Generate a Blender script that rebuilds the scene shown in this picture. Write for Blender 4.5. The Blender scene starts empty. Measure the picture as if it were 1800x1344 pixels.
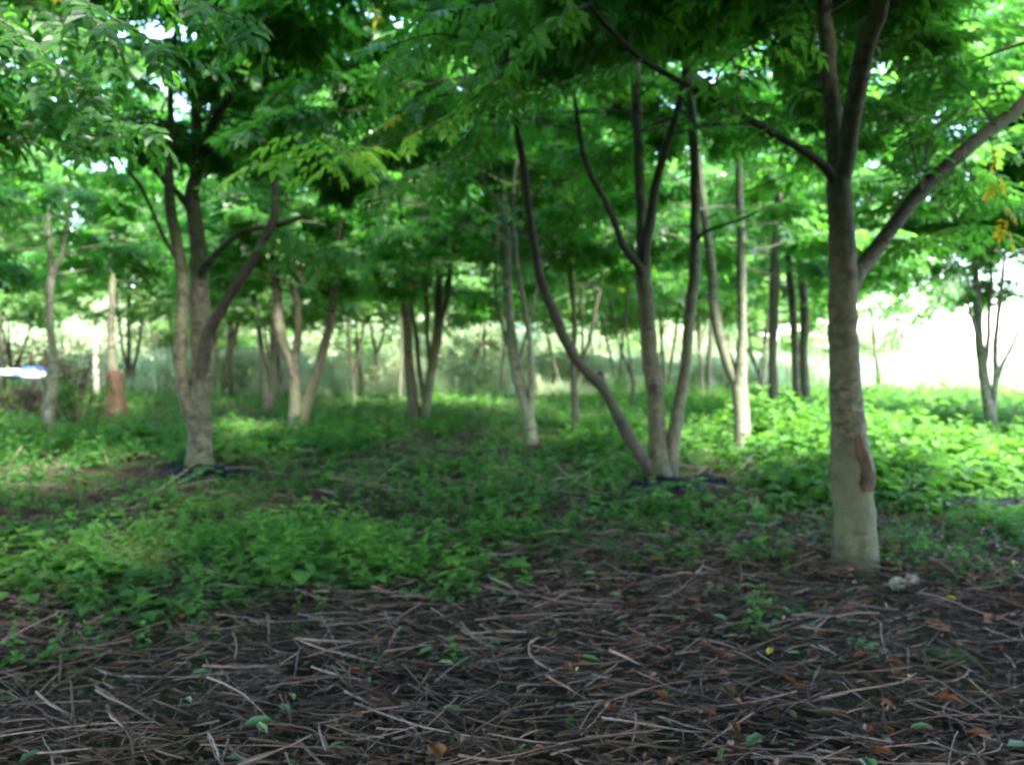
import bpy, math
import numpy as np
R = math.radians
sc = bpy.context.scene

# ------------------------------------------------------------------ camera, sky, sun, exposure
CAMZ = 1.5
PITCH = R(1.764)
cam_d = bpy.data.cameras.new('camera')
cam = bpy.data.objects.new('camera', cam_d)
sc.collection.objects.link(cam)
cam.location = (0, 0, CAMZ)
cam.rotation_euler = (math.pi / 2 - PITCH, 0, 0)
cam_d.sensor_width = 36.0
cam_d.lens = 30.52
cam_d.clip_start = 0.05
cam_d.clip_end = 2000
cam_d.dof.use_dof = True
cam_d.dof.focus_distance = 1.9
cam_d.dof.aperture_fstop = 2.9
sc.camera = cam

SUN_EL, SUN_AZ = R(48), R(142)          # azimuth measured from +Y towards +X
w = bpy.data.worlds.new('World')
sc.world = w
w.use_nodes = True
nt = w.node_tree
bg = nt.nodes['Background']
sky = nt.nodes.new('ShaderNodeTexSky')
sky.sky_type = 'NISHITA'
sky.sun_disc = False
sky.sun_elevation = SUN_EL
sky.sun_rotation = SUN_AZ
sky.dust_density = .7
nt.links.new(sky.outputs[0], bg.inputs[0])
bg.inputs[1].default_value = 0.15
sun_d = bpy.data.lights.new('sun', 'SUN')
sun_d.energy = 3.2
sun_d.angle = R(11)
sun_d.color = (1.0, 0.95, 0.86)
sun = bpy.data.objects.new('sun', sun_d)
sc.collection.objects.link(sun)
sun.rotation_euler = (math.pi / 2 - SUN_EL, 0, -SUN_AZ + math.pi)   # light travels away from the sun
sc.view_settings.view_transform = 'Standard'
sc.view_settings.look = 'None'
sc.view_settings.gamma = 1
sc.view_settings.exposure = 3.78
cy = sc.cycles
cy.max_bounces = 12
cy.diffuse_bounces = 6
cy.glossy_bounces = 2
cy.transmission_bounces = 10
cy.transparent_max_bounces = 8
cy.use_denoising = True
cy.sample_clamp_indirect = 6.0
cy.caustics_reflective = False
cy.caustics_refractive = False

# ------------------------------------------------------------------ helpers
rng = np.random.default_rng(7)
def seed(n):
    global rng
    rng = np.random.default_rng(n)
U = lambda a, b, n=None: rng.uniform(a, b, n)

_nt = np.random.default_rng(99).random((256, 256))
def vnoise(x, y, s, o=0):
    x = np.asarray(x, float) / s + 31.7 * o + 1000
    y = np.asarray(y, float) / s + 17.3 * o + 1000
    xi, yi = np.floor(x).astype(int), np.floor(y).astype(int)
    fx, fy = x - xi, y - yi
    fx = fx * fx * (3 - 2 * fx); fy = fy * fy * (3 - 2 * fy)
    a = _nt[xi % 256, yi % 256]; b = _nt[(xi + 1) % 256, yi % 256]
    c = _nt[xi % 256, (yi + 1) % 256]; d = _nt[(xi + 1) % 256, (yi + 1) % 256]
    return (a * (1 - fx) + b * fx) * (1 - fy) + (c * (1 - fx) + d * fx) * fy
def sstep(a, b, x):
    t = np.clip((np.asarray(x, float) - a) / (b - a), 0, 1)
    return t * t * (3 - 2 * t)

def gz(x, y):
    x = np.asarray(x, float); y = np.asarray(y, float)
    far = 1 - sstep(28, 45, y)
    z = (0.05 * (vnoise(x, y, 1.1, 1) - .5) + 0.16 * (vnoise(x, y, 4.5, 2) - .5)) * far
    z = z + 0.07 * np.exp(-(((x - 3.3) / .6) ** 2 + ((y - 5.7) / .4) ** 2))
    z = z + 0.6 * np.exp(-(((x + 14.5) / 3.2) ** 2 + ((y - 23) / 2.2) ** 2))
    return z

def P(px, py, d):
    cx = (px - 900) / 1526.; c2 = -(py - 672) / 1526.
    sx = cx; sy = c2 * math.sin(PITCH) + math.cos(PITCH); sz = c2 * math.cos(PITCH) - math.sin(PITCH)
    k = d / sy
    return np.array([sx * k, d, CAMZ + sz * k])
def gdist(py, px=None):
    if px is None: return CAMZ * 1526. / (py - 625.)
    ds = np.concatenate([np.arange(2., 16, .05), np.arange(16, 60, .2)])
    for d in ds:                                   # first point of the terrain the sight line meets
        p = P(px, py, d)
        if p[2] <= gz(p[0], p[1]): return float(d)
    return 60.
def G(px, py):
    d = gdist(py, px); p = P(px, py, d); p[2] = float(gz(p[0], p[1])); return p

def mk(name, V, Q, mats, mi=None, attr=None, parent=None, smooth=False):
    V = np.ascontiguousarray(V, dtype=np.float32); Q = np.ascontiguousarray(Q, dtype=np.int32)
    me = bpy.data.meshes.new(name)
    n = len(Q)
    me.vertices.add(len(V)); me.vertices.foreach_set('co', V.ravel())
    me.loops.add(n * 4); me.loops.foreach_set('vertex_index', Q.ravel())
    me.polygons.add(n)
    me.polygons.foreach_set('loop_start', np.arange(n, dtype=np.int32) * 4)
    if mi is not None: me.polygons.foreach_set('material_index', np.asarray(mi, dtype=np.int32))
    if smooth is not False:
        me.polygons.foreach_set('use_smooth', np.ones(n, bool) if smooth is True else np.asarray(smooth, bool))
    if attr is not None:
        a = me.attributes.new('v', 'FLOAT', 'FACE')
        a.data.foreach_set('value', np.asarray(attr, dtype=np.float32))
    for m in (mats if isinstance(mats, (list, tuple)) else [mats]): me.materials.append(m)
    me.update(calc_edges=True)
    o = bpy.data.objects.new(name, me)
    sc.collection.objects.link(o)
    if parent is not None: o.parent = parent
    return o
def tag(o, label=None, cat=None, group=None, kind=None):
    if label: o['label'] = label
    if cat: o['category'] = cat
    if group: o['group'] = group
    if kind: o['kind'] = kind
    return o
def empty(name, loc, label, cat, group=None):
    o = bpy.data.objects.new(name, None)
    sc.collection.objects.link(o); o.location = loc
    o.empty_display_size = .2
    return tag(o, label, cat, group)

class Acc:
    def __init__(s): s.V = []; s.Q = []; s.A = []; s.M = []; s.S = []; s.n = 0
    def add(s, V, Q, a=0.5, m=0, sm=False):
        V = np.asarray(V, float).reshape(-1, 3); Q = np.asarray(Q, int).reshape(-1, 4)
        s.V.append(V); s.Q.append(Q + s.n); s.n += len(V)
        s.A.append(np.broadcast_to(np.asarray(a, float), (len(Q),)))
        s.M.append(np.full(len(Q), m)); s.S.append(np.full(len(Q), sm))
    def build(s, name, mats, parent=None, origin=None):
        V = np.concatenate(s.V)
        if origin is not None: V = V - np.asarray(origin)
        return mk(name, V, np.concatenate(s.Q), mats, np.concatenate(s.M), np.concatenate(s.A), parent, np.concatenate(s.S))

def norm(v): return v / np.maximum(np.linalg.norm(v, axis=-1, keepdims=True), 1e-9)

def tubes(Pt, Rd, sides=4, lump=0.0):
    """batch of tubes. Pt B,N,3  Rd B,N -> V,Q"""
    Pt = np.asarray(Pt, float); Rd = np.asarray(Rd, float)
    B, N, _ = Pt.shape
    T = norm(np.gradient(Pt, axis=1))
    mean = norm(T.mean(1))
    ref = np.where(np.abs(mean[:, 2:3]) > .7, np.array([[1., 0, 0]]), np.array([[0, 0, 1.]]))[:, None, :]
    u = norm(np.cross(T, np.broadcast_to(ref, T.shape))); v = np.cross(T, u)
    a = np.arange(sides) / sides * 2 * math.pi
    rr = Rd[:, :, None]
    if lump: rr = rr * (1 + lump * (rng.random((B, N, sides)) - .5))
    ring = (u[:, :, None, :] * np.cos(a)[None, None, :, None] + v[:, :, None, :] * np.sin(a)[None, None, :, None]) * rr[..., None]
    V = (Pt[:, :, None, :] + ring).reshape(-1, 3)
    k = np.arange(sides); k2 = (k + 1) % sides
    q = np.stack([k, k2, k2 + sides, k + sides], 1)
    q = (q[None, :, :] + (np.arange(N - 1) * sides)[:, None, None]).reshape(-1, 4)
    Q = (q[None] + (np.arange(B) * N * sides)[:, None, None]).reshape(-1, 4)
    return V, Q

def spline(pts, step):
    """Catmull-Rom through rows (x,y,z,r)"""
    p = np.asarray(pts, float)
    if len(p) < 3: 
        n = max(2, int(np.linalg.norm(p[1, :3] - p[0, :3]) / step)); t = np.linspace(0, 1, n + 1)[:, None]
        return p[0] * (1 - t) + p[1] * t
    e = np.vstack([2 * p[0] - p[1], p, 2 * p[-1] - p[-2]])
    out = []
    for i in range(1, len(e) - 2):
        a, b, c, d = e[i - 1], e[i], e[i + 1], e[i + 2]
        n = max(2, int(np.linalg.norm(c[:3] - b[:3]) / step))
        t = (np.arange(n) / n)[:, None]
        out.append(.5 * (2 * b + (c - a) * t + (2 * a - 5 * b + 4 * c - d) * t ** 2 + (3 * b - a - 3 * c + d) * t ** 3))
    out.append(p[-1:])
    o = np.vstack(out); o[:, 3] = np.maximum(o[:, 3], .002)
    return o

# leaf templates: compound (pinnate) leaf, x along the stalk, y sideways, z up
def leaflet(L, W, fold=.18, q=2):
    if q == 2:
        v = np.array([[0, 0, 0], [.33, .5, 1], [.75, .34, .8], [1, 0, 0], [.33, -.5, 1], [.75, -.34, .8]])
        v = v * [L, W, fold * W]; v[3, 2] -= .12 * L
        return v, np.array([[0, 3, 2, 1], [0, 4, 5, 3]])
    v = np.array([[0, 0, 0], [.5, .5, 1], [1, 0, -.3], [.5, -.5, 1]]) * [L, W, fold * W]
    return v, np.array([[0, 3, 2, 1]])
def compound(pairs, q, droop=.25, seedn=0, wide=.52):
    r = np.random.default_rng(seedn)
    V = []; Q = []; n = 0
    xs = np.linspace(.22, .86, pairs)
    items = [(x, s) for x in xs for s in (-1, 1)] + [(.9, 0)]
    for x, s in items:
        L = (.34 if s else .36) * (1 - .25 * abs(x - .6)) * r.uniform(.85, 1.1) * (4.0 / max(pairs, 3)) ** .35
        v, f = leaflet(L, L * wide, q=q)
        an = (s * R(r.uniform(48, 66))) if s else R(r.uniform(-8, 8))
        roll = r.uniform(-.4, .4); dp = r.uniform(-.35, .05)
        v = np.stack([v[:, 0], v[:, 1] * math.cos(roll) - v[:, 2] * math.sin(roll), v[:, 1] * math.sin(roll) + v[:, 2] * math.cos(roll)], 1)
        v[:, 2] += dp * v[:, 0]
        v = np.stack([v[:, 0] * math.cos(an) - v[:, 1] * math.sin(an), v[:, 0] * math.sin(an) + v[:, 1] * math.cos(an), v[:, 2]], 1)
        v += [x, 0, 0]
        V.append(v); Q.append(f + n); n += len(v)
    V = np.vstack(V); V[:, 2] -= droop * V[:, 0] ** 2
    return V, np.vstack(Q)
LEAF = {0: [compound(4, 2, .25, i) for i in range(4)], 1: [compound(3, 1, .25, 10 + i, .58) for i in range(3)],
        2: [compound(2, 1, .25, 20 + i, .58) for i in range(3)]}

def place(acc, tmpl, pos, d, up, size, a, m=0):
    """instances of a template: x axis along d, z axis near up"""
    V, Q = tmpl
    d = norm(d); s = norm(np.cross(up, d)); n = np.cross(d, s)
    W = (V[None, :, 0, None] * d[:, None] + V[None, :, 1, None] * s[:, None] + V[None, :, 2, None] * n[:, None]) * np.asarray(size)[:, None, None] + pos[:, None]
    B = len(pos)
    F = (Q[None] + (np.arange(B) * len(V))[:, None, None]).reshape(-1, 4)
    av = np.repeat(np.asarray(a), len(Q)) + (rng.random(B * len(Q)) - .5) * .25
    acc.add(W.reshape(-1, 3), F, av, m)

# ------------------------------------------------------------------ materials
def newmat(name):
    m = bpy.data.materials.new(name); m.use_nodes = True
    return m, m.node_tree, m.node_tree.nodes['Principled BSDF']
def ramp(nt, fac, stops):
    r = nt.nodes.new('ShaderNodeValToRGB')
    e = r.color_ramp.elements
    while len(e) < len(stops): e.new(.5)
    for i, (p, c) in enumerate(stops):
        e[i].position = p; e[i].color = (*c, 1)
    nt.links.new(fac, r.inputs[0])
    return r.outputs[0]
def leafmat(name, dark, light, tdark, tlight, tmix=.5, rough=.42, special=None, spec=.5):
    m, nt, b = newmat(name)
    at = nt.nodes.new('ShaderNodeAttribute'); at.attribute_name = 'v'
    st = [(0, dark), (.8, light)]; st2 = [(0, tdark), (.8, tlight)]
    if special: st.append((1, special)); st2.append((1, tuple(min(1, c * 1.6) for c in special)))
    half = nt.nodes.new('ShaderNodeMath'); half.operation = 'MULTIPLY'; half.inputs[1].default_value = .8
    nt.links.new(at.outputs['Fac'], half.inputs[0])
    c1 = ramp(nt, half.outputs[0], st); c2 = ramp(nt, half.outputs[0], st2)
    nt.links.new(c1, b.inputs['Base Color'])
    b.inputs['Roughness'].default_value = rough
    b.inputs['Specular IOR Level'].default_value = spec
    tr = nt.nodes.new('ShaderNodeBsdfTranslucent'); nt.links.new(c2, tr.inputs[0])
    mx = nt.nodes.new('ShaderNodeMixShader'); mx.inputs[0].default_value = tmix
    nt.links.new(b.outputs[0], mx.inputs[1]); nt.links.new(tr.outputs[0], mx.inputs[2])
    nt.links.new(mx.outputs[0], nt.nodes['Material Output'].inputs[0])
    return m
def noise(nt, scale, detail=4, rough=.55, coord=None):
    n = nt.nodes.new('ShaderNodeTexNoise')
    n.inputs['Scale'].default_value = scale; n.inputs['Detail'].default_value = detail; n.inputs['Roughness'].default_value = rough
    if coord is not None: nt.links.new(coord, n.inputs['Vector'])
    return n.outputs[0]
def gpos(nt, scale=(1, 1, 1)):
    g = nt.nodes.new('ShaderNodeNewGeometry'); mp = nt.nodes.new('ShaderNodeMapping')
    mp.inputs['Scale'].default_value = scale
    nt.links.new(g.outputs['Position'], mp.inputs[0]); return mp.outputs[0]
def mixc(nt, f, a, b):
    x = nt.nodes.new('ShaderNodeMix'); x.data_type = 'RGBA'
    if isinstance(f, float): x.inputs[0].default_value = f
    else: nt.links.new(f, x.inputs[0])
    for i, c in ((6, a), (7, b)):
        if isinstance(c, tuple): x.inputs[i].default_value = (*c, 1)
        else: nt.links.new(c, x.inputs[i])
    return x.outputs[2]
def bump(nt, b, h, strength, dist):
    bp = nt.nodes.new('ShaderNodeBump'); bp.inputs['Strength'].default_value = strength; bp.inputs['Distance'].default_value = dist
    nt.links.new(h, bp.inputs['Height']); nt.links.new(bp.outputs[0], b.inputs['Normal'])

def barkmat(name, cdark, cmid, clight, green):
    m, nt, b = newmat(name)
    c = gpos(nt, (1, 1, 1)); band = gpos(nt, (.9, .9, 3.2))
    col = ramp(nt, noise(nt, 14, 5, .65, c), [(.3, cdark), (.5, cmid), (.72, clight)])
    col = mixc(nt, ramp(nt, noise(nt, 6, 3, .6, band), [(.36, (.9, .9, .9)), (.44, (0, 0, 0))]), col, cdark)
    col = mixc(nt, ramp(nt, noise(nt, 3.2, 5, .7, c), [(.52, (0, 0, 0)), (.66, (.7, .7, .7))]), col, tuple(v * 1.15 for v in clight))
    col = mixc(nt, ramp(nt, noise(nt, 1.0, 3, .6, gpos(nt, (9, 9, 48))), [(.60, (0, 0, 0)), (.68, (.8, .8, .8))]), col, cdark)
    col = mixc(nt, ramp(nt, noise(nt, 7, 2, .5, gpos(nt, (1, 1, .8))), [(.66, (0, 0, 0)), (.71, (.95, .95, .95))]), col, tuple(v * .5 for v in cdark))
    col = mixc(nt, ramp(nt, noise(nt, 1.6, 3, .6, c), [(.42, (0, 0, 0)), (.62, (.75, .75, .75))]), col, green)
    nt.links.new(col, b.inputs['Base Color'])
    b.inputs['Roughness'].default_value = .85
    bump(nt, b, noise(nt, 30, 5, .7, gpos(nt, (1, 1, .45))), .6, .02)
    return m
M = {}
M['bark'] = barkmat('bark_grey', (.019, .017, .011), (.066, .060, .038), (.140, .130, .088), (.058, .068, .030))
M['bark_dark'] = barkmat('bark_dark', (.014, .012, .009), (.038, .032, .023), (.07, .06, .045), (.03, .034, .018))
M['bark_pale'] = barkmat('bark_pale', (.036, .034, .026), (.115, .115, .085), (.22, .22, .17), (.085, .105, .055))
M['leaf'] = leafmat('leaf', (.028, .085, .030), (.090, .20, .06), (.07, .35, .03), (.28, .74, .07), .5, .38, (.55, .38, .02))
M['leaf_far'] = leafmat('leaf_far', (.045, .11, .035), (.12, .22, .07), (.09, .30, .04), (.27, .56, .08), .5, .5, (.4, .3, .04))
M['herb'] = leafmat('herb', (.024, .078, .020), (.075, .185, .042), (.06, .25, .02), (.22, .54, .04), .4, .6, (.30, .34, .04))
M['grass'] = leafmat('grass', (.05, .09, .025), (.13, .19, .06), (.08, .2, .03), (.2, .4, .06), .35, .5, (.40, .33, .18))
M['shrub'] = leafmat('shrub_leaf', (.20, .27, .17), (.50, .58, .40), (.30, .42, .18), (.62, .74, .42), .5, .55, (.34, .22, .12))  # leaf colour paled to stand in for glare and haze beyond the wood
M['brown_leaf'] = leafmat('brown_leaf', (.05, .032, .02), (.16, .10, .055), (.1, .05, .02), (.25, .12, .05), .25, .6)
M['painted_lit_leaf'] = leafmat('painted_lit_leaf', (.10, .26, .02), (.18, .42, .05), (.3, .7, .03), (.5, .9, .08), .5, .4)  # lighter lime copy of leaf, imitates sun glowing through the fronds
M['rust_leaf'] = leafmat('rust_leaf', (.07, .028, .014), (.24, .085, .03), (.15, .05, .02), (.3, .1, .03), .2, .6)
M['orange_leaf'] = leafmat('orange_leaf', (.12, .038, .014), (.28, .085, .025), (.3, .07, .02), (.5, .15, .03), .25, .55)
M['yellow_leaf'] = leafmat('yellow_leaf', (.55, .34, .02), (.75, .55, .06), (.5, .3, .02), (.8, .6, .06), .4, .5)
M['litter_leaf'] = leafmat('litter_leaf', (.06, .13, .06), (.14, .25, .10), (.1, .2, .06), (.2, .4, .1), .25, .5, (.38, .40, .18))

def twigmat():
    m, nt, b = newmat('dry_stalk')
    at = nt.nodes.new('ShaderNodeAttribute'); at.attribute_name = 'v'
    col = ramp(nt, at.outputs['Fac'], [(0, (.016, .009, .007)), (.35, (.062, .035, .027)), (.7, (.17, .105, .088)), (1, (.36, .28, .27))])
    col = mixc(nt, ramp(nt, noise(nt, 40, 3, .6, gpos(nt)), [(.4, (0, 0, 0)), (.7, (.6, .6, .6))]), col, (.06, .045, .03))
    nt.links.new(col, b.inputs['Base Color']); b.inputs['Roughness'].default_value = .75
    b.inputs['Specular IOR Level'].default_value = .3
    return m
M['stalk'] = twigmat()

def groundmat():
    m, nt, b = newmat('soil')
    c = gpos(nt)
    col = ramp(nt, noise(nt, 9, 7, .7, c), [(.32, (.010, .007, .006)), (.5, (.034, .022, .017)), (.7, (.09, .06, .045))])
    g = ramp(nt, noise(nt, .8, 5, .65, c), [(.46, (0, 0, 0)), (.6, (1, 1, 1))])
    moss = ramp(nt, noise(nt, 25, 4, .7, c), [(.35, (.02, .035, .01)), (.65, (.06, .10, .025))])
    col = mixc(nt, g, col, moss)
    nt.links.new(col, b.inputs['Base Color']); b.inputs['Roughness'].default_value = .95
    b.inputs['Specular IOR Level'].default_value = .2
    bump(nt, b, noise(nt, 22, 8, .75, c), 1.0, .05)
    return m
M['ground'] = groundmat()
def fieldmat():
    m, nt, b = newmat('field_grass')
    c = gpos(nt)
    col = ramp(nt, noise(nt, .5, 6, .7, c), [(.35, (.30, .42, .18)), (.55, (.42, .48, .26)), (.7, (.52, .54, .36))])
    nt.links.new(col, b.inputs['Base Color']); b.inputs['Roughness'].default_value = .9
    bump(nt, b, noise(nt, 6, 5, .7, c), .8, .1)
    return m
M['field'] = fieldmat()
def plastic(name, c1, c2, rough):
    m, nt, b = newmat(name)
    nt.links.new(ramp(nt, noise(nt, 5, 4, .6, gpos(nt)), [(.4, c1), (.62, c2)]), b.inputs['Base Color'])
    b.inputs['Roughness'].default_value = rough
    b.inputs['Specular IOR Level'].default_value = .08 if name == 'black_membrane' else .25
    bump(nt, b, noise(nt, 18, 3, .6, gpos(nt)), .5, .03)
    return m
M['membrane'] = plastic('black_membrane', (.004, .005, .009), (.009, .011, .020), .6)
M['tarp_white'] = plastic('tarp_white', (.40, .42, .45), (.55, .56, .58), .4)
M['tarp_blue'] = plastic('tarp_blue', (.04, .10, .42), (.10, .20, .6), .35)
M['net'] = plastic('orange_net', (.045, .021, .014), (.08, .034, .022), .9)
M['stone'] = plastic('white_stone', (.22, .19, .15), (.55, .52, .46), .8)
M['moss'] = plastic('moss', (.02, .05, .01), (.05, .11, .02), .95)
M['scar'] = plastic('bark_scar', (.026, .017, .011), (.070, .043, .027), .95)
M['wood_cut'] = plastic('cut_wood', (.5, .42, .28), (.7, .62, .45), .7)

# ------------------------------------------------------------------ ground
def lines(pieces):
    out = []
    for a, b, s in pieces: out.append(np.arange(a, b - 1e-6, s))
    out.append([pieces[-1][1]])
    return np.concatenate(out)
def sheet(xs, ys, dz):
    X, Y = np.meshgrid(xs, ys); Z = gz(X, Y) + dz
    V = np.stack([X, Y, Z], -1).reshape(-1, 3)
    nx, ny = len(xs), len(ys)
    i, j = np.meshgrid(np.arange(nx - 1), np.arange(ny - 1)); k = (j * nx + i).ravel()
    return V, np.stack([k, k + 1, k + nx + 1, k + nx], 1)
XS = lines([(-600, -60, 60), (-60, -16, 2), (-16, 16, .16), (16, 60, 2), (60, 600, 60)])
V, Q = sheet(XS, lines([(-600, -30, 57), (-30, 0, 1.5), (0, 26, .16), (26, 60, 1), (60, 700, 40)]), 0)
tag(mk('ground', V, Q, M['ground'], smooth=True), kind='structure')
V, Q = sheet(XS, lines([(31, 60, 1), (60, 700, 40)]), .03)
tag(mk('field', V, Q, M['field'], smooth=True), kind='structure')

# ------------------------------------------------------------------ trees
WF = .86
def stem_from_px(pts, d0, dd=0.0, sink=False):
    """pts rows (px,py,w) at depth d0 -> d0+dd ; returns rows x,y,z,r"""
    n = len(pts); out = []
    for i, (px, py, wd) in enumerate(pts):
        d = d0 + dd * (i / max(1, n - 1)) ** 1.2
        p = P(px, py, d); out.append([*p, wd * WF / 1526. * d / 2])
    return np.array(out)
def extend(rows, H, wander=.25):
    """grow a stem on from its last traced point up to height H"""
    rows = [list(r) for r in rows]
    d = norm(np.array(rows[-1][:3]) - np.array(rows[-2][:3]))
    z0 = rows[-1][2]; r0 = rows[-1][3]
    n = max(2, int((H - z0) / .55)); 
    for i in range(n):
        d = norm(d * .8 + np.array([U(-wander, wander), U(-wander, wander), .32]))
        p = np.array(rows[-1][:3]) + d * .55
        rows.append([*p, max(.008, r0 * (1 - .88 * (i + 1) / n))])
        if p[2] > H: break
    return np.array(rows)

def foliage(acc, stems, hmin, H, lod, dens=1.0, reach=1.0, zleaf=None, spacing=.21, col=.45, lsize=1.0, zfront=None):
    """side branches, twigs and compound leaves along the stems above hmin"""
    dens = dens * (1.18 if lod < 2 else 1.15)
    PB = []; RB = []; DL = []
    for s in stems:
        seg = np.linalg.norm(np.diff(s[:, :3], axis=0), axis=1); cum = np.concatenate([[0], np.cumsum(seg)])
        t = np.arange(.1, cum[-1], spacing / dens)
        if not len(t): continue
        pts = np.stack([np.interp(t, cum, s[:, k]) for k in range(4)], 1)
        pts = pts[pts[:, 2] > hmin]
        if not len(pts): continue
        n = len(pts); az = np.arange(n) * 2.4 + U(0, 6.28) + U(-.5, .5, n)
        zr = np.clip((pts[:, 2] - hmin) / (H - hmin), 0, 1)
        L = (2.5 - 1.5 * zr) * U(.5, 1.15, n) * reach
        el = R(2) + zr * R(45) + U(-.25, .3, n)
        dr = np.stack([np.cos(az) * np.cos(el), np.sin(az) * np.cos(el), np.sin(el)], 1)
        tt = np.linspace(0, 1, 5)
        b = pts[:, None, :3] + dr[:, None] * (L[:, None] * tt)[..., None]
        b[:, :, 2] += (-.20 * L[:, None] * tt ** 2 + .05 * L[:, None] * tt)
        b[:, 1:4, :] += U(-.05, .05, (n, 3, 3))
        r0 = np.minimum(.018, pts[:, 3] * .5)
        PB.append(b); RB.append(r0[:, None] * (1 - .8 * tt)[None]); DL.append(L)
    if not PB: return
    PB = np.concatenate(PB); RB = np.concatenate(RB); L = np.concatenate(DL)
    if zleaf is not None:
        ok = (PB[:, :, 2].min(1) > zleaf - .15) | (RB[:, 0] > .5)
        PB, RB, L = PB[ok], RB[ok], L[ok]
        if not len(L): return
    V, Q = tubes(PB, RB, 4 if lod == 0 else 3); acc.add(V, Q, .5, 1, True)
    # twigs
    nt_ = np.maximum(2, (L / (.15, .16, .2)[lod] * dens).astype(int)); idx = np.repeat(np.arange(len(L)), nt_)
    n = len(idx); t = 1 - U(0, .8, n) ** 1.6
    f = t * 4; i0 = np.minimum(f.astype(int), 3); fr = (f - i0)[:, None]
    base = PB[idx, i0] * (1 - fr) + PB[idx, i0 + 1] * fr
    bd = norm(PB[idx, i0 + 1] - PB[idx, i0])
    side = np.where(rng.random(n) < .5, -1, 1) * U(.3, 1.2, n)
    c, s_ = np.cos(side), np.sin(side)
    td = np.stack([bd[:, 0] * c - bd[:, 1] * s_, bd[:, 0] * s_ + bd[:, 1] * c, bd[:, 2] * .6 + U(-.15, .4, n)], 1); td = norm(td)
    tl = U(.18, .5, n)
    tw = base[:, None] + td[:, None] * (tl[:, None] * np.array([0, .5, 1]))[..., None]
    tw[:, 2, 2] -= .08 * tl
    if lod < 2:
        if zleaf is not None:
            okt = (tw[:, :, 2].min(1) > zleaf - .05) & (np.linalg.norm(tw[:, 0] - [0, 0, CAMZ], axis=1) > 2.3)
            tw_ = tw[okt]
        else: tw_ = tw
        V, Q = tubes(tw_, np.broadcast_to(np.array([.005, .004, .002]), (len(tw_), 3)), 3); acc.add(V, Q, .5, 1, True)
    # leaves
    per = max(2, int(round((7 if lod == 0 else 6 if lod == 1 else 5) * min(1.3, dens))))
    ii = np.repeat(np.arange(n), per); m = len(ii)
    u = U(.25, 1.05, m)[:, None]
    pos = tw[ii, 0] * (1 - u) + tw[ii, 2] * u
    az = np.arctan2(td[ii, 1], td[ii, 0]) + U(-1.5, 1.5, m); el = U(-.65, .3, m)
    d = np.stack([np.cos(az) * np.cos(el), np.sin(az) * np.cos(el), np.sin(el)], 1)
    up = np.stack([U(-.45, .45, m), U(-.45, .45, m), np.ones(m)], 1)
    size = U(.2, .36, m) * (1, 1.12, 1.4)[lod] * lsize
    a = np.clip(col + U(-.25, .25, n)[ii] * .8 + U(-.15, .15, m), 0, .97)
    keep = np.linalg.norm(pos - [0, 0, CAMZ], axis=1) > 2.3
    if zleaf is not None: keep &= pos[:, 2] > zleaf + 1.0 * (vnoise(pos[:, 0], pos[:, 1], .9, 5) - .4)
    if zfront is not None:
        cx_, cy_, zf = zfront
        keep &= ~((pos[:, 1] < cy_ + .15) & (np.abs(pos[:, 0] - cx_) < 1.9) & (pos[:, 2] < zf + .8 * (vnoise(pos[:, 0], pos[:, 2], .5, 8) - .5)) & (rng.random(m) < .9))
    # yellowing leaves, a few
    a[rng.random(m) < .004] = 1.2
    for k, tm in enumerate(LEAF[lod]):
        sel = keep & (np.arange(m) % len(LEAF[lod]) == k)
        if sel.any(): place(acc, tm, pos[sel], d[sel], up[sel], size[sel], a[sel], 0)

def spray(acc, pts, rad, nleaf, lsize, col, spread=1.0, up=(0, 0, 1), down=0.2, m=0):
    """a leafy side shoot along 3D points"""
    rows = spline(np.column_stack([np.array(pts), np.linspace(rad, rad * .3, len(pts))]), .08)
    V, Q = tubes(rows[None, :, :3], rows[None, :, 3], 5); acc.add(V, Q, .5, 1, True)
    t = np.linspace(.15, 1, nleaf) * (len(rows) - 1); i = np.minimum(t.astype(int), len(rows) - 2)
    pos = rows[i, :3]; dd = norm(rows[i + 1, :3] - rows[i, :3])
    sg = np.where(np.arange(nleaf) % 2 == 0, 1, -1) * U(.4, 1.3, nleaf) * spread
    c, s = np.cos(sg), np.sin(sg)
    d = np.stack([dd[:, 0] * c - dd[:, 1] * s, dd[:, 0] * s + dd[:, 1] * c, dd[:, 2] * .5 + U(-down - .25, .2, nleaf)], 1)
    upv = np.array(up) + U(-.3, .3, (nleaf, 3))
    place(acc, LEAF[0][0], pos[::2], d[::2], upv[::2], U(.8, 1.1, len(pos[::2])) * lsize, np.full(len(pos[::2]), col), m)
    place(acc, LEAF[0][1], pos[1::2], d[1::2], upv[1::2], U(.8, 1.1, len(pos[1::2])) * lsize, np.full(len(pos[1::2]), col), m)

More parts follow.
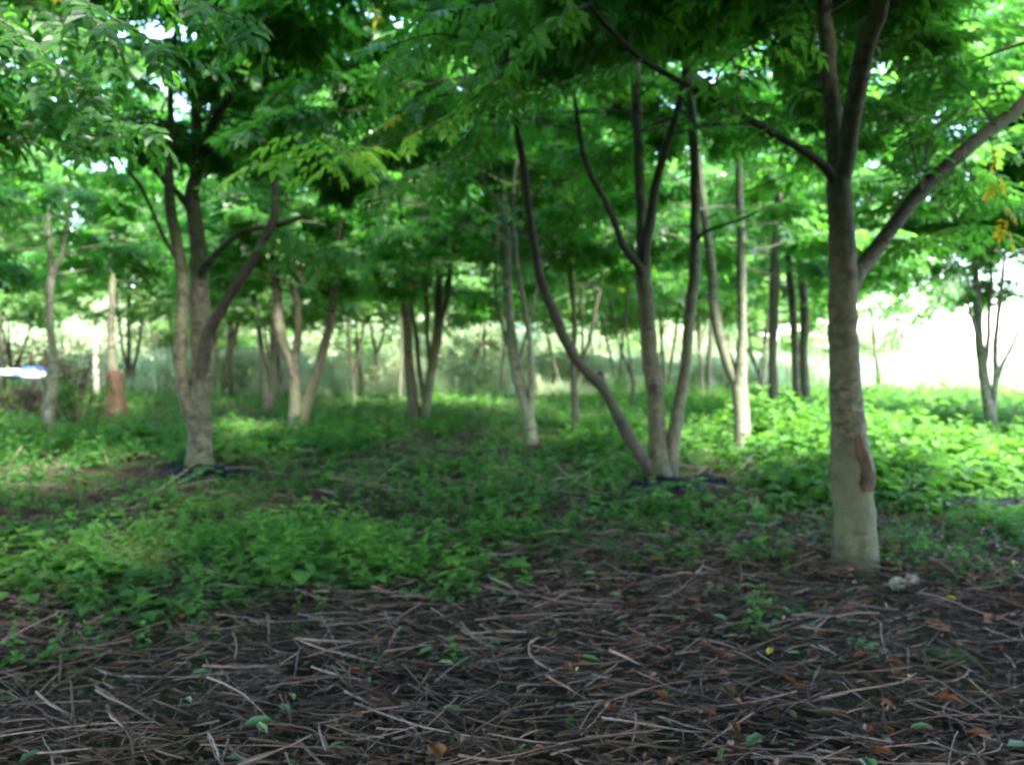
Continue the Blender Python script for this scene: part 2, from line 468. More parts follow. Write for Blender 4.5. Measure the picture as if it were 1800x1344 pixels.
def woody(name, rows, mat, parent, org, sides=14, step=.09, lump=.07, knots=0, flare=False):
    s = spline(rows, step)
    if flare:
        z = s[:, 2] - org[2]; s[:, 3] *= 1 + .24 * np.exp(-np.clip(z, 0, 9) / .08)
    s[:, 3] *= 1 + .05 * (vnoise(np.arange(len(s)), np.zeros(len(s)), 5, int(U(0, 9))) - .5)
    for _ in range(knots):
        k = int(U(3, len(s) - 2)); wd = U(.6, 1.4)
        s[:, 3] *= 1 + U(.05, .16) * np.exp(-((np.arange(len(s)) - k) / wd) ** 2)
    pts = s[None, :, :3].copy()
    pts[0, 1:-1, :2] += U(-.006, .006, (len(s) - 2, 2)) * (s[1:-1, 3:4] / .1 + .3)
    T = norm(np.gradient(pts[0], axis=0))
    N = len(s); a = np.arange(sides) / sides * 2 * math.pi
    ref = np.array([1., 0, 0]) if abs(norm(T.mean(0))[2]) > .6 else np.array([0, 0, 1.])
    u = norm(np.cross(T, ref)); v = np.cross(T, u)
    rr = s[:, 3][:, None] * (1 + lump * (vnoise(np.arange(N)[:, None] / 2.5, (np.cos(a) * 1.3)[None] + 5, 1, 3) + vnoise(np.arange(N)[:, None] / 4., (np.sin(a) * 1.3)[None] + 9, 1, 4) - 1))
    if flare:
        rr = rr * (1 + .10 * np.exp(-np.clip(s[:, 2] - org[2], 0, 9) / .12)[:, None] * np.sin(a * 4 + 1)[None])
    V = pts[0][:, None] + (u[:, None] * np.cos(a)[None, :, None] + v[:, None] * np.sin(a)[None, :, None]) * rr[..., None]
    V[-1] = pts[0, -1]
    k = np.arange(sides); k2 = (k + 1) % sides
    q = np.stack([k, k2, k2 + sides, k + sides], 1)
    Q = (q[None] + (np.arange(N - 1) * sides)[:, None, None]).reshape(-1, 4)
    o = mk(name, V.reshape(-1, 3) - org, Q, mat, None, np.full(len(Q), .5), parent, True)
    return s, o

TREES = {}
def tree(key, name, label, base, stems, H=8.2, hmin=2.4, zleaf=2.4, lod=None, dens=1.0, reach=1.0, bark='bark',
         group='multi stemmed plantation trees', sprays=(), col=.45, knots=2, leafm='leaf', d=None, lsize=1.0, sd=None):
    """stems: list of (pts, dd, extend?) traced from their own base; d = distance"""
    seed(sd if sd is not None else sum(ord(c) * 7 for c in key) + 3)
    d = d or gdist(base[1], base[0])
    b = P(base[0], base[1], d); b[2] = float(gz(b[0], b[1]))
    root = empty(name, b, label, 'tree', group)
    lod = lod if lod is not None else (0 if d < 12.5 else 1 if d < 24 else 2)
    acc = Acc(); S = []
    for i, st in enumerate(stems):
        pts, dd, ext = st[0], st[1], st[2]
        mat = M[st[3]] if len(st) > 3 else M[bark]
        ds = st[4] if len(st) > 4 else 0.0
        if S and pts[0][1] < base[1] - 25:            # a limb starts inside the stem it grows from
            A = np.vstack([q_[:, :3] for q_ in S]); c0 = P(pts[0][0], pts[0][1], 1.0) - [0, 0, CAMZ]
            pr = A - [0, 0, CAMZ]; pr = pr / pr[:, 1:2]
            e = np.hypot(pr[:, 0] - c0[0], pr[:, 2] - c0[2]); k_ = int(np.argmin(e))
            if e[k_] < .02: ds = A[k_, 1] - d
        rows = stem_from_px(pts, d + ds, dd)
        if i == 0 or pts[0][1] >= base[1] - 12:
            f = rows[0].copy(); f[2] = b[2] - .18; rows = np.vstack([f, rows])
        if ext: rows = extend(rows, H * U(.88, 1.06) if ext is True else ext)
        s, o = woody('trunk' if i == 0 else 'limb', rows, mat, root, b, sides=16 if lod == 0 else 9 if lod == 1 else 6,
                     step=.08 if lod == 0 else .16 if lod == 1 else .35, knots=knots if lod < 2 else 0, flare=(i == 0 and lod < 2))
        S.append(s)
    zt = max(stem_from_px(st[0], d)[-1, 2] for st in stems if st[2] is True)
    foliage(acc, S, hmin, H, lod, dens, reach, zleaf, col=col, lsize=lsize, zfront=(float(np.mean([s_[len(s_) // 2, 0] for s_ in S])), b[1], min(zt, 6.5) * .97))
    for f in sprays: f(acc)
    if acc.V: acc.build('crown', [M[leafm], M[bark], M['painted_lit_leaf']], root, b)
    TREES[key] = (root, b, S)
    return root

def PX(lst, d):     # pixel rows -> 3D points, each with its own distance
    return [P(x, y, dd if dd else d) for x, y, dd in lst]

# --- main right tree
WF = .94
t1_sprays = [
    lambda a: spray(a, PX([(1040, 5, 5.4), (960, 40, 5.0), (860, 70, 4.7), (760, 60, 4.5), (660, 90, 4.4)], 5), .010, 22, .30, .75, 1.1),
    lambda a: spray(a, PX([(1000, -40, 5.2), (900, -10, 4.9), (800, 20, 4.6), (700, 10, 4.5)], 5), .010, 18, .30, .7, 1.1),
    lambda a: spray(a, PX([(1130, 105, 5.6), (1040, 130, 5.3), (960, 160, 5.0), (880, 150, 4.9)], 5), .009, 16, .27, .5, 1.0),
    lambda a: spray(a, PX([(1250, 170, 5.8), (1270, 120, 5.3), (1330, 70, 4.8), (1400, 60, 4.6)], 5), .009, 16, .27, .5, 1.0),
    lambda a: spray(a, PX([(1360, 235, 5.9), (1330, 200, 5.6), (1310, 170, 5.4)], 5), .007, 10, .25, .5, 1.0),
    lambda a: spray(a, PX([(1740, 240, 6.2), (1755, 320, 6.0), (1765, 380, 5.9), (1775, 420, 5.85)], 5), .005, 7, .15, 1.3, 1.0, down=.6),
    lambda a: spray(a, PX([(1620, 335, 6.1), (1600, 240, 5.8), (1590, 180, 5.6)], 5), .008, 14, .24, .4, 1.0),
    lambda a: spray(a, PX([(1472, 240, 6.3), (1440, 120, 6.6), (1430, 40, 6.8), (1400, -20, 7)], 5), .008, 22, .28, .4, 1.2),
    lambda a: spray(a, PX([(1560, 420, 6.2), (1620, 420, 7.0), (1700, 400, 7.6), (1760, 410, 8.0)], 5), .008, 26, .30, .4, 1.2),
    lambda a: spray(a, PX([(1540, 20, 6.3), (1580, 10, 6.9), (1640, 0, 7.4), (1700, -10, 7.9)], 5), .008, 30, .32, .4, 1.3),
    lambda a: spray(a, PX([(1520, 80, 6.2), (1600, 60, 6.8), (1700, 60, 7.4), (1790, 30, 7.8)], 5), .008, 26, .30, .4, 1.2),
    lambda a: spray(a, PX([(1505, 160, 6.2), (1580, 200, 7.0), (1650, 290, 7.6), (1720, 300, 8.0)], 5), .008, 26, .30, .35, 1.2),
    lambda a: spray(a, PX([(1560, 410, 6.3), (1600, 330, 7.2), (1680, 320, 7.8), (1790, 330, 8.2)], 5), .008, 26, .30, .35, 1.2),
    lambda a: spray(a, PX([(1750, 220, 6.3), (1700, 160, 6.8), (1640, 110, 7.2), (1600, 60, 7.5)], 5), .008, 26, .30, .4, 1.2),
    lambda a: spray(a, PX([(1690, 270, 6.3), (1720, 330, 7.0), (1780, 360, 7.4)], 5), .008, 20, .30, .4, 1.2),
    lambda a: spray(a, PX([(1620, 335, 6.3), (1640, 230, 6.9), (1700, 200, 7.4), (1780, 130, 7.8)], 5), .008, 26, .30, .4, 1.2),
]
tree('T1', 'broadleaf_tree', 'stout tree nearest on the right with a reddish bark wound and forked arching limbs', (1503, 1000),
     [([(1504, 1003, 80), (1502, 960, 76), (1500, 900, 73), (1499, 850, 71), (1497, 810, 71), (1492, 770, 66), (1488, 720, 60), (1484, 650, 55), (1482, 560, 52), (1482, 480, 50), (1480, 400, 46), (1474, 330, 46), (1472, 285, 40), (1466, 240, 34), (1461, 170, 30), (1456, 90, 27), (1450, 10, 24)], .5, True),
      ([(1476, 330, 30), (1488, 270, 32), (1495, 220, 33), (1505, 160, 36), (1522, 80, 35), (1546, 0, 34)], -.35, True),
      ([(1470, 330, 22), (1455, 298, 19), (1420, 270, 15), (1360, 235, 13), (1290, 195, 13), (1250, 170, 12), (1190, 140, 11), (1130, 105, 11), (1080, 60, 10), (1030, 0, 10)], -.9, True, 'bark_dark'),
      ([(1482, 545, 30), (1492, 505, 36), (1504, 480, 35), (1522, 460, 31), (1560, 410, 27), (1620, 335, 26), (1690, 270, 26), (1750, 220, 25), (1800, 180, 24)], .4, True)],
     H=8.6, hmin=3.8, zleaf=3.9, reach=1.3, sprays=t1_sprays, dens=1.35, knots=3, group='large trees in the near rows')
# --- main left tree
WF = .84
tree('T2', 'broadleaf_tree', 'thick leaning cluster of grey stems on the left standing on dark plastic', (352, 825),
     [([(352, 828, 54), (351, 770, 47), (352, 700, 44), (355, 640, 42), (352, 560, 40), (350, 500, 37), (350, 450, 34), (343, 390, 32), (338, 345, 30), (346, 290, 24), (345, 200, 22), (340, 140, 19)], .4, True),
      ([(352, 770, 30), (336, 730, 30), (322, 680, 26), (318, 620, 22), (321, 560, 22), (322, 500, 24), (312, 430, 24), (300, 370, 23), (297, 330, 20), (298, 260, 16), (300, 190, 14), (300, 120, 12)], -.5, True),
      ([(350, 690, 30), (356, 640, 30), (365, 590, 26), (385, 550, 23), (410, 510, 21), (440, 465, 20), (465, 420, 20), (482, 380, 18), (483, 320, 16), (478, 260, 14), (470, 190, 13), (462, 100, 12)], -1.1, True, 'bark_dark'),
      ([(352, 500, 22), (360, 470, 15), (390, 437, 13), (420, 410, 11), (450, 402, 11), (490, 395, 10), (538, 378, 9)], -.8, False, 'bark_dark'),
      ([(338, 370, 22), (318, 345, 14), (290, 318, 13), (262, 283, 12), (235, 250, 10), (208, 226, 8)], -.9, 4.3, 'bark_dark'),
      ([(343, 300, 20), (362, 250, 20), (380, 205, 18), (403, 170, 16), (420, 130, 13)], -.6, True, 'bark_dark'),
      ([(312, 455, 12), (290, 420, 8), (268, 372, 7), (246, 325, 7), (214, 288, 5)], -.9, 3.9, 'bark_dark')],
     H=8.4, hmin=4.1, zleaf=3.75, dens=1.12, knots=5, group='large trees in the near rows', col=.3,
     sprays=[lambda a: spray(a, PX([(462, 110, 10.), (540, 70, 9.8), (620, 50, 9.6), (700, 60, 9.4)], 5), .009, 34, .34, .4, 1.3),
             lambda a: spray(a, PX([(465, 140, 10.), (530, 20, 9.9), (600, -10, 9.8), (680, 0, 9.6)], 5), .009, 34, .34, .4, 1.3),
             lambda a: spray(a, PX([(345, 200, 10.6), (300, 90, 10.2), (260, 30, 9.9), (220, 0, 9.6)], 5), .009, 30, .34, .35, 1.3),
             lambda a: spray(a, PX([(345, 330, 10.6), (420, 330, 10.0), (480, 340, 9.6)], 5), .008, 16, .30, .25, 1.1),
             lambda a: spray(a, PX([(475, 400, 10.), (540, 430, 9.2), (600, 440, 8.8), (640, 450, 8.6)], 5), .008, 26, .30, .45, 1.2),
             lambda a: spray(a, PX([(475, 420, 10.), (540, 455, 9.2), (590, 470, 8.8)], 5), .008, 18, .30, .4, 1.2)])
centre_sprays = [
    lambda a: spray(a, PX([(897, 110, 9.1), (885, 130, 7.8), (860, 150, 6.6), (800, 200, 6.4), (720, 235, 6.2), (640, 262, 6.0), (560, 275, 5.3), (450, 280, 5.0)], 5), .009, 28, .30, .6, 1.15, m=2),
    lambda a: spray(a, PX([(640, 262, 5.9), (590, 262, 5.4), (560, 240, 5.1), (545, 232, 5.0)], 5), .006, 10, .30, .9, 1.2, m=2),
    lambda a: spray(a, PX([(880, 150, 7.4), (860, 170, 6.6), (820, 240, 6.4), (760, 290, 6.2), (690, 320, 6.0), (640, 340, 5.9)], 5), .009, 26, .28, .35, 1.15),
    lambda a: spray(a, PX([(880, 150, 7.5), (870, 190, 6.8), (840, 250, 6.6), (800, 300, 6.4), (790, 340, 6.2)], 5), .008, 20, .28, .35, 1.15),
    lambda a: spray(a, PX([(890, 118, 8.), (870, 120, 6.6), (790, 140, 6.3), (720, 150, 6.1), (650, 130, 5.9)], 5), .009, 22, .28, .4, 1.15),
]
# --- centre right tree
tree('T3', 'broadleaf_tree', 'four stemmed tree right of centre with one long black limb sweeping left', (1162, 852),
     [([(1162, 856, 58), (1158, 800, 44), (1155, 740, 36), (1150, 680, 35), (1142, 620, 35), (1138, 560, 33), (1132, 500, 33), (1130, 450, 32), (1128, 400, 24), (1125, 330, 22), (1122, 250, 22), (1118, 170, 20), (1115, 60, 16)], .5, True),
      ([(1150, 835, 30), (1138, 818, 28), (1115, 785, 25), (1085, 730, 23), (1067, 692, 22), (1050, 668, 24), (1035, 658, 20), (1010, 628, 20), (990, 590, 22), (970, 540, 20), (950, 490, 18), (940, 430, 17), (930, 370, 16), (922, 300, 16), (912, 240, 16), (903, 180, 14), (895, 120, 12), (885, 30, 10)], -.9, True, 'bark_dark'),
      ([(1176, 840, 34), (1184, 770, 29), (1195, 700, 25), (1205, 640, 23), (1212, 560, 23), (1220, 490, 23), (1222, 420, 22), (1222, 340, 20), (1220, 260, 19), (1215, 180, 16), (1210, 80, 14)], .3, True),
      ([(1132, 470, 26), (1134, 430, 24), (1145, 380, 20), (1151, 330, 19), (1165, 280, 18), (1180, 230, 16), (1195, 180, 14), (1205, 120, 12)], -.6, True, 'bark_dark'),
      ([(1134, 500, 26), (1124, 470, 20), (1108, 450, 16), (1095, 430, 15), (1080, 390, 14), (1062, 350, 12), (1040, 310, 12), (1025, 270, 11), (1017, 220, 10), (1008, 150, 8), (1000, 60, 8)], -.5, True, 'bark_dark'),
      ([(1220, 430, 14), (1235, 410, 7), (1262, 399, 6), (1300, 386, 5), (1342, 368, 4)], -.4, False, 'bark_dark'),
      ([(1062, 680, 12), (1057, 664, 11), (1054, 650, 8)], 0, False, 'bark_dark', -.3)],
     H=8.8, hmin=3.9, zleaf=3.5, dens=.9, knots=7, sprays=centre_sprays, group='large trees in the near rows', col=.4)
tree('T4', 'broadleaf_tree', 'pale Y shaped tree with swollen knots at its fork, mossy foot', (1305, 800),
     [([(1305, 803, 38), (1303, 740, 33), (1300, 690, 34), (1296, 670, 34), (1280, 640, 26), (1265, 590, 22), (1255, 530, 20), (1250, 460, 18), (1240, 390, 18), (1232, 320, 16), (1228, 260, 12)], .4, True),
      ([(1300, 690, 30), (1303, 620, 22), (1305, 560, 18), (1303, 480, 18), (1303, 420, 16), (1300, 340, 16), (1298, 260, 12)], -.4, True)],
     bark='bark_pale', hmin=2.5, zleaf=2.85, knots=7, col=.45, group='fork stemmed trees in the middle rows')
tree('T5', 'broadleaf_tree', 'straight single dark trunk just right of the pale Y shaped tree', (1366, 768),
     [([(1367, 772, 30), (1361, 720, 22), (1358, 640, 18), (1360, 560, 19), (1362, 500, 18), (1362, 440, 16), (1365, 380, 14), (1366, 300, 10)], .4, True)],
     hmin=2.4, zleaf=2.85, group='single stemmed trees in the middle rows', bark='bark_dark')
tree('T6', 'broadleaf_tree', 'pair of close upright trunks half hidden left of the nearest stout tree', (1412, 742),
     [([(1418, 748, 24), (1402, 700, 18), (1398, 640, 15), (1395, 560, 16), (1390, 500, 16), (1385, 450, 14), (1378, 380, 11)], -.4, True),
      ([(1420, 742, 22), (1416, 680, 20), (1412, 620, 18), (1415, 560, 18), (1411, 500, 16), (1405, 440, 14), (1400, 370, 12)], .5, True)],
     hmin=2.5, zleaf=2.85, group='fork stemmed trees in the middle rows')
tree('T7', 'broadleaf_tree', 'slender curved tree at picture centre forking just above the herbs', (932, 780),
     [([(932, 784, 28), (930, 745, 26), (921, 700, 26), (909, 660, 25), (900, 600, 23), (894, 540, 21), (892, 480, 18), (892, 430, 15), (888, 370, 14), (885, 320, 10), (878, 280, 8), (870, 240, 7)], .4, True),
      ([(930, 735, 20), (933, 700, 15), (934, 660, 14), (931, 600, 12), (922, 540, 11), (911, 480, 10), (905, 420, 10), (902, 360, 8), (906, 300, 7)], -.5, True),
      ([(889, 380, 10), (872, 352, 7), (848, 316, 6), (824, 284, 4)], -.5, 4.2),
      ([(889, 345, 9), (912, 340, 5), (925, 330, 4)], -.4, 4.2),
      ([(908, 665, 10), (914, 635, 6), (922, 600, 6), (930, 560, 6), (940, 520, 6), (950, 480, 5)], .6, True),
      ([(899, 620, 10), (886, 585, 7), (875, 540, 7), (870, 500, 6), (873, 440, 6)], .6, True)],
     bark='bark_pale', hmin=2.7, zleaf=2.85, knots=5, group='fork stemmed trees in the middle rows', dens=.9)
tree('T8', 'broadleaf_tree', 'thin grey tree seen behind the long black sweeping limb', (1012, 762),
     [([(1012, 765, 19), (1010, 700, 16), (1008, 650, 13), (1010, 560, 11), (1003, 480, 12), (1000, 400, 12), (998, 330, 12), (995, 270, 10)], .4, True),
      ([(1009, 680, 12), (1022, 640, 8), (1035, 600, 8), (1048, 540, 7), (1060, 480, 6)], .6, True),
      ([(1022, 645, 7), (1024, 600, 6), (1022, 550, 6), (1022, 500, 5)], .2, True)],
     hmin=2.5, zleaf=2.85, group='single stemmed trees in the middle rows')
tree('T9', 'broadleaf_tree', 'broad V shaped clump of five stems left of centre with a pale root', (737, 740),
     [([(729, 744, 28), (724, 690, 24), (718, 640, 22), (716, 580, 20), (712, 530, 19), (712, 480, 19), (709, 420, 19), (708, 370, 14), (712, 310, 10)], .3, True),
      ([(743, 742, 22), (752, 690, 20), (762, 630, 20), (769, 590, 20), (770, 540, 17), (772, 480, 13), (775, 430, 12), (772, 370, 9)], -.5, True),
      ([(770, 585, 16), (777, 555, 12), (786, 520, 12), (791, 470, 10), (800, 430, 7)], -.7, True, 'bark', -.3),
      ([(745, 705, 12), (736, 640, 10), (733, 600, 10), (725, 550, 10), (720, 500, 8)], .6, True),
      ([(757, 655, 12), (752, 600, 8), (750, 520, 8), (748, 450, 6)], .2, True),
      ([(748, 742, 7), (752, 710, 8), (756, 680, 8), (760, 650, 7)], -.5, False, 'bark_pale', -.35)],
     hmin=2.4, zleaf=2.85, knots=4, group='fork stemmed trees in the middle rows')
tree('T10', 'broadleaf_tree', 'three stemmed tree with a thick stem leaning right, behind the left cluster', (524, 757),
     [([(524, 760, 38), (520, 700, 27), (515, 650, 24), (501, 610, 22), (490, 570, 20), (487, 520, 18), (482, 470, 14), (478, 420, 11)], .5, True),
      ([(518, 665, 22), (520, 630, 18), (524, 580, 16), (521, 530, 15), (512, 480, 13), (506, 420, 10)], .2, True),
      ([(528, 742, 28), (545, 690, 22), (564, 630, 20), (577, 580, 18), (585, 530, 17), (592, 470, 15), (596, 420, 12)], -.6, True),
      ([(524, 580, 9), (527, 540, 7), (524, 490, 6), (520, 450, 5)], .5, True)],
     hmin=2.5, zleaf=2.85, knots=4, group='fork stemmed trees in the middle rows', col=.4)
tree('T11', 'broadleaf_tree', 'double stemmed narrow tree just left of the three stemmed leaning tree', (476, 726),
     [([(476, 730, 26), (470, 680, 22), (461, 630, 14), (455, 580, 12), (448, 530, 12), (442, 480, 10), (440, 430, 8)], .3, True),
      ([(478, 700, 20), (480, 610, 16), (478, 540, 13), (473, 480, 10), (470, 430, 8)], -.3, True),
      ([(497, 692, 10), (493, 650, 9), (490, 600, 8), (484, 540, 8)], .3, True, 'bark', .6)],
     hmin=2.7, zleaf=3.1, group='fork stemmed trees in the middle rows')
tree('T12', 'broadleaf_tree', 'small distant tree with spreading stems seen right of the left cluster', (400, 698),
     [([(400, 701, 17), (402, 640, 16), (405, 590, 13), (405, 540, 10), (405, 490, 8)], .5, True),
      ([(403, 640, 10), (413, 590, 9), (423, 545, 9), (431, 500, 8), (437, 465, 6)], -.5, True),
      ([(388, 694, 10), (382, 640, 10), (377, 590, 10), (374, 540, 8)], .2, True)],
     hmin=3.0, zleaf=3.6, group='slim trees at the far edge of the wood')
tree('T13', 'broadleaf_tree', 'fan of three thin stems at the far edge right of the orange wrapped trunk', (228, 680),
     [([(228, 684, 12), (227, 640, 9), (226, 540, 8), (228, 470, 6)], .2, True),
      ([(226, 668, 8), (217, 620, 6), (210, 570, 6), (204, 500, 5)], -.3, True),
      ([(231, 668, 8), (243, 610, 6), (250, 560, 6), (254, 520, 5), (258, 470, 4)], .3, True)],
     hmin=3.0, zleaf=3.5, group='slim trees at the far edge of the wood', d=31)
tree('T14', 'broadleaf_tree', 'straight tree on the left wrapped in orange netting at its foot', (204, 735),
     [([(205, 740, 30), (203, 690, 27), (198, 640, 22), (195, 590, 15), (197, 520, 14), (198, 470, 14), (198, 400, 14), (196, 350, 12), (192, 290, 10)], .4, True),
      ([(198, 475, 10), (214, 430, 7), (234, 382, 6), (247, 345, 5)], -.4, 4.6)],
     hmin=2.4, zleaf=3.2, group='single stemmed trees in the middle rows', col=.5)
tree('T15', 'broadleaf_tree', 'leftmost wavy pale trunk forking high beside the brush heap', (88, 778),
     [([(87, 782, 15), (85, 745, 19), (91, 700, 20), (97, 650, 19), (91, 600, 16), (87, 540, 15), (88, 500, 17), (91, 480, 16), (88, 440, 11), (85, 390, 9)], .3, True),
      ([(91, 492, 13), (101, 468, 10), (109, 445, 8), (115, 400, 7), (125, 360, 5)], -.3, True),
      ([(80, 772, 8), (78, 740, 8), (79, 700, 8), (88, 660, 7)], .3, False, 'bark', .2)],
     bark='bark_pale', hmin=2.6, zleaf=2.85, group='single stemmed trees in the middle rows', knots=4, col=.5)
tree('T16', 'broadleaf_tree', 'thin forked sapling with bleached foot left of the V shaped clump', (622, 710),
     [([(622, 713, 11), (620, 660, 10), (613, 600, 8), (610, 540, 7), (608, 470, 6)], .2, True),
      ([(621, 665, 8), (634, 605, 7), (641, 545, 6), (646, 470, 5)], -.3, True)],
     hmin=3.0, zleaf=3.6, group='slim trees at the far edge of the wood')
tree('T17', 'broadleaf_tree', 'small far tree forking like a tuning fork', (663, 690),
     [([(663, 691, 11), (662, 640, 9), (659, 612, 8), (651, 570, 6), (648, 520, 6), (647, 470, 5)], .2, True),
      ([(662, 622, 8), (673, 592, 6), (677, 545, 5), (676, 490, 5)], -.3, True)],
     hmin=3.4, zleaf=3.9, group='slim trees at the far edge of the wood', d=32)
tree('T18', 'broadleaf_tree', 'single pole thin sapling before the grey bramble bank', (853, 690),
     [([(853, 691, 7), (852, 640, 6), (852, 580, 5), (853, 520, 5)], .2, True)],
     hmin=3.6, zleaf=4.0, group='slim trees at the far edge of the wood', reach=.7, d=32)
tree('T19', 'broadleaf_tree', 'hazy thin V shaped tree seen between the sweeping limb and its tree', (1084, 695),
     [([(1083, 699, 9), (1078, 650, 8), (1066, 600, 6), (1055, 550, 5)], .2, True),
      ([(1086, 695, 8), (1093, 620, 8), (1097, 560, 7), (1100, 500, 6)], -.3, True)],
     bark='bark_pale', hmin=3.0, zleaf=3.6, group='slim trees at the far edge of the wood', d=31)
tree('T20', 'broadleaf_tree', 'narrow dark double pole tree left of the pale Y shaped tree', (1246, 712),
     [([(1248, 716, 11), (1246, 640, 11), (1250, 560, 10), (1241, 500, 8)], .2, True),
      ([(1233, 706, 7), (1231, 630, 7), (1229, 560, 7), (1230, 500, 5)], .2, True, 'bark', .8)],
     bark='bark_dark', hmin=3.0, zleaf=3.5, group='slim trees at the far edge of the wood')
tree('T23', 'broadleaf_tree', 'thin stems showing between the two right hand trunks of the four stemmed tree', (1175, 705),
     [([(1173, 708, 9), (1179, 640, 7), (1187, 590, 7), (1196, 520, 6)], .2, True),
      ([(1170, 700, 7), (1164, 620, 7), (1160, 540, 7), (1160, 480, 6)], .2, True)],
     hmin=3.0, zleaf=3.6, group='slim trees at the far edge of the wood')
tree('T21', 'broadleaf_tree', 'bushy multi stemmed tree at the right edge against the white field', (1745, 768),
     [([(1746, 772, 24), (1739, 720, 23), (1729, 660, 21), (1721, 600, 18), (1718, 540, 16), (1715, 480, 14), (1712, 420, 11)], .4, True),
      ([(1744, 730, 15), (1750, 670, 12), (1749, 620, 11), (1753, 570, 10), (1760, 510, 9), (1766, 450, 7)], -.4, True),
      ([(1748, 680, 11), (1762, 640, 8), (1777, 612, 8), (1792, 575, 7), (1806, 540, 6)], -.5, True),
      ([(1728, 655, 12), (1737, 600, 10), (1738, 555, 9), (1742, 490, 8), (1745, 430, 6)], .5, True),
      ([(1721, 600, 10), (1704, 545, 6), (1688, 495, 6), (1662, 440, 5)], -.5, True),
      ([(1744, 765, 9), (1764, 752, 6), (1780, 733, 5), (1791, 700, 4)], -.3, False),
      ([(1750, 768, 9), (1785, 752, 7), (1812, 735, 6)], -.4, False)],
     hmin=2.5, zleaf=2.7, knots=4, group='fork stemmed trees in the middle rows', dens=1.05, reach=1.2, bark='bark_pale', col=.65,
     sprays=[lambda a: spray(a, PX([(1700, 480, 15.5), (1650, 530, 15.), (1600, 560, 14.6), (1562, 600, 14.3)], 5), .012, 26, .36, .55, 1.2, down=.4),
             lambda a: spray(a, PX([(1700, 450, 15.5), (1640, 490, 15.), (1590, 520, 14.6), (1540, 560, 14.3)], 5), .012, 26, .36, .6, 1.2, down=.3),
             lambda a: spray(a, PX([(1700, 440, 15.5), (1620, 460, 15.), (1560, 480, 14.6), (1530, 510, 14.3)], 5), .012, 26, .36, .6, 1.2, down=.3),
             lambda a: spray(a, PX([(1745, 440, 15.5), (1700, 470, 15.), (1660, 500, 14.6), (1640, 540, 14.3)], 5), .012, 20, .36, .5, 1.2, down=.3)])

# --- trees of the same rows standing outside or at the edge of the view, and further back
def wild_tree(key, x, y, ns, label, group, H=8.2, hmin=2.4, zleaf=2.5, lod=1, dens=1.0, reach=1.05, r=.11, bark='bark', leafm='leaf', col=.45, sprays=(), lean=.25):
    seed(sum(ord(c) * 13 for c in key) + 5)
    b = np.array([x, y, float(gz(x, y))]); root = empty('broadleaf_tree', b, label, 'tree', group)
    acc = Acc(); S = []
    for i in range(ns):
        a = U(0, 6.28) if ns > 1 else 0; l = lean * U(.6, 1.4) if ns > 1 else .05
        fork = .25 + U(0, .9)
        rows = [[x, y, b[2] - .2, r * 1.15], [x, y, b[2] + .05, r]] if i == 0 else [[x, y, b[2] + fork * .8, r * .7]]
        if i == 0: rows.append([x + U(-.05, .05), y + U(-.05, .05), b[2] + .8, r * .85])
        p = np.array([x, y, b[2] + (.9 if i == 0 else fork * .8)])
        for k in range(4):
            p = p + np.array([math.cos(a) * l, math.sin(a) * l, .75]) * (.7 if i else .9) + np.array([U(-.05, .05), U(-.05, .05), 0]); l *= .75
            rows.append([*p, r * (.66 - .07 * k)])
        rows = extend(np.array(rows), H * U(.9, 1.05), .2)
        s, o = woody('trunk' if i == 0 else 'limb', rows, M[bark], root, b, sides=10 if lod < 2 else 6, step=.15 if lod < 2 else .35, knots=2 if lod < 2 else 0, flare=(i == 0 and lod < 2))
        S.append(s)
    foliage(acc, S, hmin, H, lod, dens, reach, zleaf, col=col)
    for f in sprays: f(acc)
    acc.build('crown', [M[leafm], M[bark], M['painted_lit_leaf']], root, b)
    return root
OFF = 'trees of the same rows beyond the picture edges'
offl = 'multi stemmed broadleaf tree of the same rows beyond the picture edge, added for canopy and shade'
near_sprays = [
    lambda a: spray(a, PX([(60, -60, 3.6), (160, 10, 3.5), (250, 60, 3.4), (330, 110, 3.35)], 5), .007, 14, .24, .3, 1.1, up=(0, -.5, 1)),
    lambda a: spray(a, PX([(120, -90, 3.8), (260, -30, 3.7), (370, 10, 3.6), (450, 50, 3.5)], 5), .007, 14, .24, .35, 1.1, up=(0, -.4, 1)),
    lambda a: spray(a, PX([(-60, 0, 3.9), (40, 60, 3.8), (110, 120, 3.7), (190, 160, 3.6)], 5), .007, 14, .24, .25, 1.1, up=(0, -.3, 1)),
    lambda a: spray(a, PX([(-40, 60, 4.6), (80, 120, 4.5), (180, 190, 4.4), (270, 230, 4.3)], 5), .008, 20, .26, .25, 1.1, up=(0, -.2, 1)),
    lambda a: spray(a, PX([(-40, -40, 4.4), (60, 10, 4.3), (160, 60, 4.2), (240, 100, 4.1)], 5), .008, 20, .26, .4, 1.1),
    lambda a: spray(a, PX([(-60, 110, 5.0), (40, 150, 4.9), (130, 220, 4.8), (200, 250, 4.7)], 5), .008, 20, .26, .3, 1.1),
]
wild_tree('A', -4.6, 3.2, 3, 'broadleaf tree just beyond the left edge whose glossy leaves hang into the upper left', OFF, sprays=near_sprays, lod=0, hmin=2.6, zleaf=2.65, col=.3)
